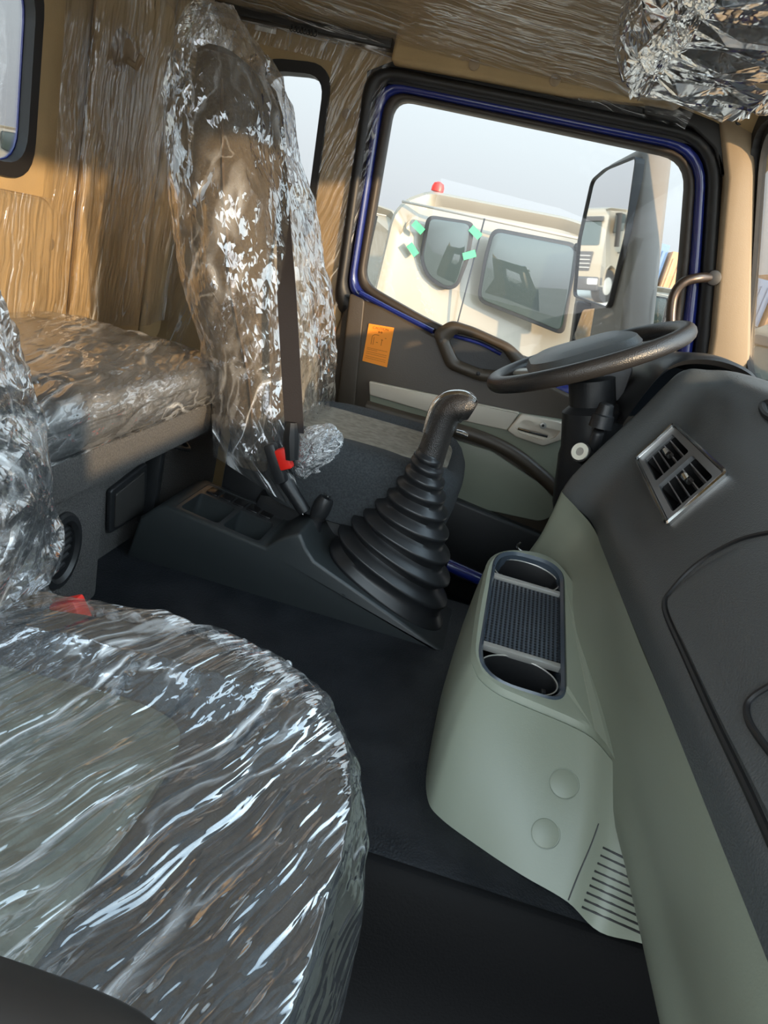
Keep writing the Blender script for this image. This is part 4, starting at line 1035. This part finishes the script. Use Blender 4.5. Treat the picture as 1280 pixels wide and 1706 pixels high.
# seat belt
sb = thing('seat_belt', 'dark seat belt strap hanging down beside the covered driver backrest', 'seat belt')
bp_ = spline([AY(471, 272, 1.70), AY(470, 300, 1.62), AY(476, 450, 1.40), AY(484, 600, 1.34), AY(491, 722, 1.325)], 10)
b = bmesh.new(); rings = []
for i, p in enumerate(bp_):
    t = bp_[min(i + 1, len(bp_) - 1)] - bp_[max(i - 1, 0)]; s = t.cross(V((.15, 1, 0))).normalized(); nn2 = s.cross(t).normalized()
    wv = .0205 * min(1, .5 + i / len(bp_) * .9); rings.append([p - s * wv - nn2 * .001, p + s * wv - nn2 * .001, p + s * wv + nn2 * .001, p - s * wv + nn2 * .001])
loft(b, rings, caps=True); obj('belt_webbing', b, mat('webbing', (.020, .017, .019), .8, bump=(300, .4, .001)), sb)
b = bmesh.new(); q = AY(486, 728, 1.325); tube(b, [q + V((-.005, 0, .03)), q, q + V((.01, 0, -.045))], [.012, .017, .014], 10); obj('belt_tongue', b, RUB, sb)
bu = thing('belt_buckle', 'red and black driver seat belt buckle partly hidden by film', 'buckle')
b = bmesh.new(); q = AY(474, 764, 1.33); Rm = Matrix.Rotation(math.radians(-30), 3, 'Y')
box(b, q - V((.013, .012, .022)), q + V((.013, .012, .022)), .004, rot=Rm); obj('release_button', b, RED, bu)
b = bmesh.new(); box(b, q + V((-.030, -.006, -.06)), q + V((-.004, .02, .026)), .006, rot=Rm); obj('buckle_body', b, BLACK, bu)
b = bmesh.new(); q = AY(478, 805, 1.36); tube(b, [AY(462, 782, 1.36), q, AY(508, 852, 1.36)], [.012, .016, .014], 12); obj('buckle_stalk', b, BLACK, bu)
# wad of film on the buckle
wd_ = thing('film_wad', 'bunched up ball of clear plastic film resting on the driver seat beside the buckle', 'plastic film')
wcn = AY(527, 753, 1.39)
def ball(u, v):
    t = 2 * PI * u; ph = PI * (v * .98 + .01)
    return wcn + V((math.cos(t) * math.sin(ph) * .062, math.sin(t) * math.sin(ph) * .050, math.cos(ph) * .068)) + V((.012 * math.cos(ph), 0, .0))
for k in (1, .72): film('film_fold', (lambda k: lambda u, v: wcn + (ball(u, v) - wcn) * k)(k), 90, 60, .017, 30, film_mat('film_wad', (1, 0, 1), 60, .4, 1.0, 1.3, .32, .14, crease_glint=.8), wd_)

# passenger seat
psx, psy = -.255, .345
ps = thing('cab_chair', 'passenger seat in dark cloth with a lighter grey green centre', 'seat')
def nar(x): return 1 - .27 * min(1, max(0, (psx + .06 - x) / .30)) ** 1.3
def fz_p(x, y):
    v = abs(y - psy) / .27; u = (x - psx) / .27
    return -.030 * (1 - min(1, v / .62) ** 4) * (1 if u < .5 else max(0, 1 - (u - .5) * 2.2)) - .02 * max(0, u - .6) ** 1
b = bmesh.new(); cushion(b, psx, psy, .268, .268, .38, .562, fz_p, 2.9, .085)
for v in b.verts: v.co.y = psy + (v.co.y - psy) * nar(v.co.x)
obj('seat_cushion', b, DARKF, ps)
b = bmesh.new(); cushion(b, psx - .075, psy, .185, .150, .48, .548, lambda x, y: 0, 6, .006); obj('cushion_centre', b, GREENF, ps)
b = bmesh.new(); box(b, (-.48, .14, .002), (-.04, .50, .40), .03); obj('seat_plinth', b, BLACK, ps)
b = bmesh.new(); tube(b, spline([AY(-200, 1720, .14), AY(0, 1790, .14), AY(140, 1850, .14), AY(230, 1930, .14)], 4), [.030] * 12 + [.02], 16, side=(0, 1, 0)); obj('armrest', b, mat('armrest_brown', (.016, .013, .011), .6), ps)
psec = [(.50, -.50, -.40, .20), (.60, -.51, -.39, .21), (.75, -.65, -.445, .23), (.95, -.69, -.49, .22), (1.05, -.71, -.53, .19), (1.2, -.73, -.57, .15), (1.25, -.72, -.62, .12)]
b = bmesh.new(); backrest_bm(b, psy, psec); obj('backrest', b, DARKF, ps)
FS = film_mat('film_seat', (.35, .9, -.1), 34, .06, 1.0, 1.3, .045, .07, crease_glint=.6, cap=.45)
pcov = thing('passenger_cushion_cover', 'clear wrinkled plastic cover stretched over the passenger seat cushion', 'plastic cover')
def pc_f(u, v):
    t = 2 * PI * u; n = 2.9; c_, s_ = math.cos(t), math.sin(t); ux_ = abs(c_) ** (2 / n) * (1 if c_ > 0 else -1); uy_ = abs(s_) ** (2 / n) * (1 if s_ > 0 else -1)
    if v < .74:
        k = v / .74 * .90
        x = psx + .292 * k * ux_; y = psy + .292 * k * uy_; z = .578 + max(fz_p(x, y), -.02)
        z -= .04 * max(0, k - .72) ** 2 * 8; y = psy + (y - psy) * nar(x)
    else:
        a = (v - .74) / .26; a2 = a * PI * .5
        k = .90 + math.sin(min(1, a * 1.6) * PI / 2) * .10
        x = psx + .292 * k * ux_; y = psy + .292 * k * uy_
        z = .578 + max(fz_p(psx + .25 * ux_, psy + .25 * uy_), -.02) - .0142 - a * .12; y = psy + (y - psy) * nar(x)
    return V((x, y, z))
film('cover_sheet', pc_f, 320, 170, .010, 17, FS, pcov, dirv=(.35, .9, 0), k=.10, sharp=1.1)
def hem(u, v):
    t = PI * (.36 + .46 * u) ; n = 2.9; c_, s_ = math.cos(t), math.sin(t); ux_ = abs(c_) ** (2 / n) * (1 if c_ > 0 else -1); uy_ = abs(s_) ** (2 / n) * (1 if s_ > 0 else -1)
    r = .0035 + .0012 * math.sin(u * 260) + .001 * math.sin(u * 97); p = pc_f(t / (2 * PI), .80) + V((0, 0, .004 + .002 * math.sin(u * 180)))
    o_ = V((ux_, uy_, 0)).normalized(); a = 2 * PI * v
    return p + o_ * math.cos(a) * r * 1.3 + V((0, 0, 1)) * math.sin(a) * r
film('gathered_hem', hem, 420, 10, .004, 90, film_mat('film_hem', (0, 0, 1), 90, .5, .8, 1.2, .35, .2), pcov)
# passenger backrest cover at the frame's left edge
pbc = thing('passenger_backrest_cover', 'shiny crumpled plastic cover on the passenger backrest at the left edge', 'plastic cover')
b2 = [(.585, -.51, -.36, .20), (.62, -.515, -.315, .232), (.70, -.655, -.315, .238), (.78, -.68, -.35, .238), (.88, -.70, -.40, .235), (.97, -.71, -.45, .23), (1.05, -.735, -.50, .22), (1.2, -.75, -.54, .18), (1.27, -.74, -.60, .13)]
film('cover_bag', bag(psy, b2, 4.0), 150, 120, .02, 13, film_mat('film_pback', (0, 1, .2), 22, .4, 1.0, 2, .05, .10, crease_glint=.5, cap=.6), pbc, dirv=(0, 1, .2), k=.5, flat=True)
def tail(u, v):
    a = lerp(AY(-60, 905, .62), AY(70, 880, .64), u); m__ = lerp(AY(-60, 980, .60), AY(60, 975, .63), u); c = lerp(AY(-60, 1055, .58), AY(108, 1012, .61), u)
    return lerp(lerp(a, m__, v), lerp(m__, c, v), v)
film('cover_tail', tail, 60, 60, .012, 26, film_mat('film_tail', (.5, 0, 1), 50, .3, 1.0, 1.3, .12, .12), pbc)
pbk = thing('belt_buckle', 'bright red seat belt buckle beside the covered passenger cushion', 'buckle')
q = AY(118, 1019, .585); b = bmesh.new(); Rm = Matrix.Rotation(math.radians(-30), 3, 'Y'); box(b, q - V((.015, .010, .014)), q + V((.015, .010, .014)), .003, rot=Rm); obj('release_button', b, RED, pbk)
b = bmesh.new(); box(b, q + V((-.022, .004, -.05)), q + V((.016, .022, .002)), .005, rot=Rm); obj('buckle_body', b, BLACK, pbk)

# film on the mattress
mc = thing('mattress_film', 'clear shiny plastic film wrapped over the bunk mattress', 'plastic film')
film('film_sheet', mattress_f(.008), 230, 110, .012, 14, film_mat('film_mattress', (-.3, 1, 0), 22, .18, 1.0, 1.4, .03, .08, crease_glint=.5, cap=.5), mc, dirv=(-.3, 1, 0), k=.3, edge=lambda u, v: .25 if v < .25 else 1)
# film on the rear wall
rw = thing('wall_film', 'clear plastic film hanging in long vertical pleats over the rear wall', 'plastic film')
def rwf(u, v):
    y = lerp(-.2, 2.08, u); z = lerp(.62, 1.60, v); d = .05 if y > 1.55 else .04
    d += .03 * math.exp(-((y - 1.86) / .08) ** 2)
    return V((rx + d, y, z))
film('film_sheet', rwf, 300, 60, .009, 14, film_mat('film_wall', (0, .05, 1), 42, .04, 1.0, .9, .02, .12, crease_glint=.4), rw, dirv=(0, .08, 1), k=.06, skip=lambda u, v: (wy0 - .05) < lerp(-.2, 2.08, u) < (wy1 + .03) and lerp(.62, 1.6, v) > wz0 - .04)
# film on the side wall, upper pillar
sw = thing('wall_film', 'clear taut plastic film over the tan side wall around the quarter window', 'plastic film')
def swf(u, v): return V((lerp(-.96, -.445, u), SY - .010, lerp(.45, 1.455, v)))
hq = rpoly(P2([(440, 112), (547, 122), (512, 392), (425, 380)], SY), .06)
hx0, hx1, hz0, hz1 = min(p.x for p in hq), max(p.x for p in hq), min(p.y for p in hq), max(p.y for p in hq)
qtr = AY(547, 122, SY); qbr = AY(512, 392, SY)
film('film_sheet', swf, 90, 110, .004, 16, film_mat('film_side', (.3, 0, 1), 46, .06, .9, .7, .03, .13), sw, dirv=(.4, 0, 1), k=.12,
     skip=lambda u, v: hx0 - .1 < lerp(-.96, -.445, u) < lerp(qbr.x, qtr.x, (lerp(.45, 1.455, v) - qbr.z) / (qtr.z - qbr.z)) + .012 and qbr.z - .02 < lerp(.45, 1.455, v) < qtr.z + .03)
# film under the ceiling
cf = thing('ceiling_film', 'clear plastic film stretched in sweeping creases under the tan ceiling', 'plastic film')
def cff(u, v):
    x = lerp(-1.0, .34, u); k = v * (len(cps) - 1) * .75; i = min(int(k), len(cps) - 2); p = lerp(cps[i], cps[i + 1], k - i)
    dd_ = .016 + .02 * math.sin(PI * u) * math.sin(PI * min(1, v * 1.4)); return V((x, p.y - .03 * (1 - v), p.z - dd_ - (.0 if x < .3 else (x - .3) * .25)))
film('film_sheet', cff, 160, 200, .007, 14, film_mat('film_ceiling', (1, .1, 0), 34, .05, 1.0, 1.1, .03, .12, crease_glint=.8, cap=.3), cf, dirv=(1, .12, 0), k=.12)
# wrapped sun visor / overhead
vz = thing('wrapped_sun_visor', 'sun visor bundled in crumpled shiny plastic foil below the ceiling', 'sun visor')
c_vis = [(1045, 118), (1085, 150), (1250, 190), (1300, 120), (1300, -40), (1040, -40)]
def vis_pt(px, py): return AY(px, py, 1.86)
b = bmesh.new(); prism(b, rpoly([(p.x, p.z) for p in [AY(1085, 140, 1.86), AY(1248, 180, 1.86), AY(1330, 120, 1.86), AY(1330, 20, 1.86), AY(1090, -10, 1.86)]], .02), YP, 1.28, 1.90, .01); obj('visor_board', b, TAN2, vz)
vc0 = [AY(1058, 150, 1.93), AY(1248, 192, 1.93), AY(1345, 110, 1.93), AY(1345, -30, 1.93), AY(1075, -60, 1.93), AY(1030, 70, 1.93)]
vl = rpoly([(p.x, p.z) for p in vc0], .03, 8)
def vfl(u, v):
    k = u * len(vl); i = int(k) % len(vl); p = lerp(vl[i], vl[(i + 1) % len(vl)], k - int(k)); cxx = sum(q.x for q in vl) / len(vl); czz = sum(q.y for q in vl) / len(vl)
    if v < .3: s = v / .3; return V((lerp(cxx, p.x, s), 1.93 , lerp(czz, p.y, s)))
    if v > .7: s = (1 - v) / .3; return V((lerp(cxx, p.x, s), 1.24, lerp(czz, p.y, s)))
    return V((p.x, lerp(1.93, 1.24, (v - .3) / .4), p.y))
film('foil_wrap', vfl, 130, 100, .045, 9, film_mat('film_visor', (.4, 0, 1), 14, .5, .8, 6, .03, .16, crease_glint=.3, cap=.85), vz, k=.6, dirv=(.3, 0, 1), flat=True)

# ================================================================== OUTSIDE
GZ = -1.38
GRD = mat('yard_ground', (.42, .38, .32), .95, bump=(3, .4, .02), mottle=(.4, (.52, .48, .41)))
b = bmesh.new(); bmesh.ops.create_grid(b, x_segments=8, y_segments=8, size=150)
for v in b.verts: v.co.z = GZ
g = struct(obj('ground', b, GRD))
GRILLE = mat('truck_grille', (.04, .04, .042), .5)
def truck(label, x, y, rz, beacon=True, tape=False, group='white trucks parked in the yard', high=1.0, full=True):
    """white cab-over truck; origin on the ground, nose to +x, right side at y=-1.15"""
    r = thing('truck', label, 'truck', group)
    H = 2.85 * high
    # cab body: side outline extruded, soft roof edges
    out_ = [(-.88, .75), (-.87, 2.62), (-.82, 2.76), (-.68, 2.86), (.3, 2.92), (.85, 2.88), (1.02, 2.74), (1.36, 1.75), (1.42, 1.25), (1.42, .55), (.95, .50), (.9, .8), (.75, 1.05), (.45, 1.18), (.15, 1.05), (0, .75)]
    out_ = [V((a, c * high)) for a, c in out_]
    ins = [(1.15, 0), (1.15, .12)]
    b = bmesh.new(); N = len(out_); ro = rpoly(out_, .06, 4)
    cxx = sum(p.x for p in ro) / len(ro); czz = sum(p.y for p in ro) / len(ro)
    rings = []
    for yy, s in ((-1.12, .93), (-1.15, .965), (-1.16, .985), (-1.13, 1.0), (1.13, 1.0), (1.16, .985), (1.15, .965), (1.12, .93)):
        rings.append([V((cxx + (p.x - cxx) * s, yy - (math.copysign(max(0, p.y - 2.66 * high) * 1.1, yy)), czz + (p.y - czz) * s)) for p in ro])
    # side faces are lofted inwards only slightly so the flanks stay broad
    loft(b, rings, caps=False); 
    for rr2 in (rings[0], rings[-1]):
        vs_ = [b.verts.new(p) for p in rr2]; es = [b.edges.new((vs_[i], vs_[(i + 1) % len(vs_)])) for i in range(len(vs_))]
        bmesh.ops.triangle_fill(b, edges=es, use_beauty=True)
    bmesh.ops.remove_doubles(b, verts=b.verts, dist=1e-4)
    obj('cab_body', b, WHITEP, r, sharp=40)
    fl_ = 1.125
    def sp_(poly, rad, d0, d1, nm, m, parent=r, s=-1, bev=.006):
        b = bmesh.new(); prism(b, rpoly([(a, c * high) for a, c in poly], rad, 5), lambda u, v, d: V((u, s * (fl_ + d), v)), d0, d1, bev, 2); return obj(nm, b, m, parent)
    for s in (-1, 1):
        sp_([(-.63, 2.685), (-.29, 2.715), (-.265, 2.47), (-.29, 2.27), (-.375, 2.23), (-.53, 2.285), (-.61, 2.40), (-.62, 2.53)], .06, .0, .028, 'window_seal', RUB, s=s)
        sp_([(-.17, 2.71), (.43, 2.745), (.475, 2.49), (.53, 2.14), (.20, 2.18), (-.135, 2.215), (-.17, 2.51)], .07, .0, .038, 'window_seal', RUB, s=s)
        sp_([(-.607, 2.666), (-.317, 2.695), (-.292, 2.475), (-.309, 2.289), (-.371, 2.257), (-.513, 2.305), (-.584, 2.404), (-.59, 2.526)], .05, .0, .035, 'quarter_window', DGLASS, s=s)
        sp_([(-.147, 2.688), (.412, 2.719), (.454, 2.496), (.501, 2.166), (.203, 2.204), (-.116, 2.237), (-.145, 2.511)], .06, .0, .045, 'door_glass', DGLASS, s=s)
        sp_([(-.240, 2.75), (-.230, 2.75), (-.20, .8), (-.21, .8)], 0, .03, .043, 'door_gap', RUB, s=s, bev=0)
        sp_([(-.82, 2.735), (.80, 2.795), (.80, 2.78), (-.82, 2.72)], 0, .0, .04, 'roof_gutter', mat('gutter_grey', (.30, .28, .25), .6), s=s, bev=0)
        b = bmesh.new(); tube(b, [V((.42, s * 1.14, 2.72 * high)), V((.62, s * 1.34, 2.72 * high))], .03, 8); tube(b, [V((.66, s * 1.38, 1.75 * high)), V((.66, s * 1.38, 2.75 * high))], [.09, .09], 10, flat=.6); obj('side_mirror', b, RUB, r)
        b = bmesh.new(); tube(b, [V((-.05 + .0, s * 1.17, 1.55 * high)), V((.12, s * 1.18, 1.55 * high))], .02, 8); obj('door_handle', b, RUB, r)
    if tape:
        for (a, c, an) in ((-.665, 2.59, .5), (-.665, 2.44, .7), (-.27, 2.65, .5), (-.27, 2.50, -.5)):
            b = bmesh.new(); t = bmesh.new(); box(t, (-.045, -fl_ - .046, -.024), (.045, -fl_ - .036, .024)); Rt = Matrix.Rotation(an, 3, 'Y')
            for v in t.verts: v.co = Rt @ V((v.co.x, 0, v.co.z)) + V((a, v.co.y, c))
            merge(b, t); obj('tape_strip', b, GREENT, r, False)
    if beacon:
        b = bmesh.new(); c_ = V((-.64, -.80, 2.875 * high)); loft(b, [[c_ + V((math.cos(t) * q, math.sin(t) * q, h)) for t in [2 * PI * k / 20 for k in range(20)]] for q, h in ((.046, 0), (.046, .03), (.036, .055), (.012, .066))], caps=True); obj('marker_lamp', b, RED, r)
    # front
    fr = lambda u, v, d: V((lerp(1.06, 1.36, max(0, (2.70 - v) / .95)) + d, u, v * high))
    b = bmesh.new(); ws_ = rpoly([(-1.0, 1.80), (1.0, 1.80), (.95, 2.52), (-.95, 2.52)], .08); prism(b, ws_, fr, .0, .03); obj('windscreen', b, DGLASS, r, False)
    b = bmesh.new(); prism(b, rpoly([(-1.02, 2.52), (1.02, 2.52), (1.0, 2.66), (-1.0, 2.66)], .03), fr, .05, .16, .01); obj('sun_shade', b, GRILLE, r)
    if full:
        b = bmesh.new(); prism(b, rpoly([(-.75, 1.02), (.75, 1.02), (.85, 1.62), (-.85, 1.62)], .05), lambda u, v, d: V((1.40 + d, u, v * high)), .0, .04, .01); gr = obj('grille', b, GRILLE, r)
        for k in range(4): b = bmesh.new(); z = (1.12 + k * .12) * high; box(b, (1.42, -.75, z), (1.46, .75, z + .025), .004); obj('grille_bar', b, SILV, gr)
        b = bmesh.new(); box(b, (1.0, -1.14, .42 * high), (1.5, 1.14, .85 * high), .08, 3); obj('bumper', b, GRILLE, r)
        for s in (-1, 1): b = bmesh.new(); box(b, (1.46, s * .92 - .17, .62 * high), (1.515, s * .92 + .17, .80 * high), .02); obj('headlamp', b, PAPER, r)
        b = bmesh.new(); box(b, (-5.2, -.42, .72), (1.2, .42, .95), .02); obj('chassis', b, RUB, r)
        for xx in (.45, -3.2, -4.5):
            for s in (-1, 1):
                b = bmesh.new(); tube(b, [V((xx, s * .80, .52)), V((xx, s * 1.10, .52))], [.52, .52], 28); wh = obj('wheel', b, TYRE, r, sharp=30)
                b = bmesh.new(); disc(b, (xx, s * 1.085, .52), (0, s, 0), .28, .03, 24, .01); obj('wheel_hub', b, SILV, wh)
    for c in r.children_recursive:
        if not c.name.startswith('wheel'):
            for v in c.data.vertices:
                if v.co.x > .6: v.co.x = .6 + (v.co.x - .6) * .6
    r.location = (x, y, GZ); r.rotation_euler = (0, 0, rz)
    return r
# truck centre y so that its near flank is at y = 5.2
truck('cream white truck alongside with green tape round its small side window', 0.0, 6.33, 0, True, True, group='white trucks parked in the yard')
truck('white truck cab showing behind the rear end of the taped one', -2.2, 9.6, 0, False, False, group='white trucks parked in the yard')
truck('white truck seen front on in the tall wing mirror glass', -16.6, 18.8, math.radians(-14), False, False, group='white trucks parked in the yard')
truck('white truck cab showing low between the wing mirror and the pillar', 3.3, 15.0, math.radians(-35), False, False, group='white trucks parked in the yard', high=1.07)
truck('white truck cab standing low beyond the windscreen corner', 5.3, 12.0, math.radians(-120), False, False, group='white trucks parked in the yard')
truck('white truck seen through the small rear wall window', -19.0, 27.0, 0, False, False, group='white trucks parked in the yard', high=1.2)

# stacked containers far off
CC = [('container_blue', (.13, .19, .29)), ('container_orange', (.50, .26, .13))]
CL = [(6.9, 0, 'blue container stack far off, seen through the door glass beside the wing mirror'), (9.6, 1, 'orange container stack far off, seen through the door glass near the pillar'),
      (13.5, 0, 'blue container stack far off, seen through the windscreen corner'), (16.2, 1, 'orange container stack far off, seen through the windscreen at the frame edge')]
for i in range(4):
    m = mat(CC[CL[i][1]][0], CC[CL[i][1]][1], .8)
    x = CL[i][0]; y = 48 - i * .3
    c_ = thing('shipping_container', CL[i][2], 'container', 'stacked containers beyond the yard')
    b = bmesh.new(); rings = []
    box(b, (x, y, GZ), (x + 2.5, y + 6, 6.0 - (i % 3) * .3), .05); o = obj('container_body', b, m, c_)
    for k in range(6):
        b = bmesh.new(); box(b, (x + .15 + k * .4, y - .06, GZ + .2), (x + .3 + k * .4, y + .01, 5.6 - (i % 3) * .3), .01); obj('container_rib', b, m, c_)
# wing mirror outside the driver's door
wm = thing('wing_mirror', 'tall wing mirror with grey housing outside the driver door', 'mirror')
my = 2.42
op = [AY(*p, my) for p in ((1064, 262), (1012, 283), (990, 302), (968, 400), (960, 492), (1016, 512), (1046, 390))]
def MP(u, v, d): return V((u, my + d - (u - .28) * .55, v))
# real plane: rotated about vertical so it faces the driver and the rear
c_m = sum(op, V()) / len(op)
un_ = V((-.93, -.34, -.13)).normalized(); ur = V((0, 0, 1)).cross(un_).normalized(); uw = un_.cross(ur).normalized()
def onM(px, py):
    d = ray(px, py); t = (c_m - CAM).dot(un_) / d.dot(un_); return CAM + d * t
def MQ(p, d): return p + un_ * d
gl_ = rpoly([(lambda q: ((q - c_m).dot(ur), (q - c_m).dot(uw)))(onM(*p)) for p in ((1064, 262), (1012, 283), (990, 302), (968, 400), (960, 492), (1016, 512), (1046, 390))], .02, 4)
def MM(u, v, d): return c_m + ur * u + uw * v + un_ * d
b = bmesh.new(); prism(b, gl_, MM, 0, .004); obj('mirror_glass', b, MIRROR, wm, False)
cx_ = sum(p.x for p in gl_) / len(gl_); cz_ = sum(p.y for p in gl_) / len(gl_)
def gs_(k, kz=None): return [V((cx_ + (p.x - cx_) * k, cz_ + (p.y - cz_) * (kz or k))) for p in gl_]
ho = gs_(1.10, 1.03)
b = bmesh.new(); plate(b, gs_(1.035, 1.02), [gl_], MM, -.02, .010); obj('mirror_bezel', b, RUB, wm, False)
# housing: outline seen beyond the glass, given real depth behind it
HOUS = mat('mirror_housing', (.13, .115, .095), .45)
hp2 = rpoly([(lambda q: ((q - c_m).dot(ur), (q - c_m).dot(uw)))(onM(*p)) for p in ((1067, 240), (1008, 272), (986, 298), (964, 400), (952, 500), (944, 590), (1030, 600), (1050, 400))], .03, 5)
b = bmesh.new(); prism(b, hp2, MM, -.115, -.006, .022, 4); obj('housing', b, HOUS, wm)
# lower convex mirror
lm = [AY(*p, my - .02) for p in ((972, 516), (1006, 512), (1002, 560), (985, 568), (955, 566))]
b = bmesh.new(); prism(b, rpoly([(p.x, p.z) for p in [AY(*q, my) for q in ((962, 500), (1018, 512), (1000, 590), (950, 590))]], .015, 4), YP, my - .0, my + .08, .01); obj('lower_housing', b, RUB, wm)
b = bmesh.new(); c2 = sum(lm, V()) / len(lm); o_ = rpoly([((p - c2).x, (p - c2).z) for p in lm], .008, 4)
prism(b, o_, lambda u, v, d: c2 + V((u, -d - u * .35, v)), .0, .006); obj('convex_mirror', b, MIRROR, wm, False)
b = bmesh.new(); a_ = AY(1070, 240, my + .08); tube(b, [a_, a_ + V((.02, -.1, .10)), V((.36, 2.13, 1.50))], .025, 10); obj('mirror_arm', b, RUB, wm)
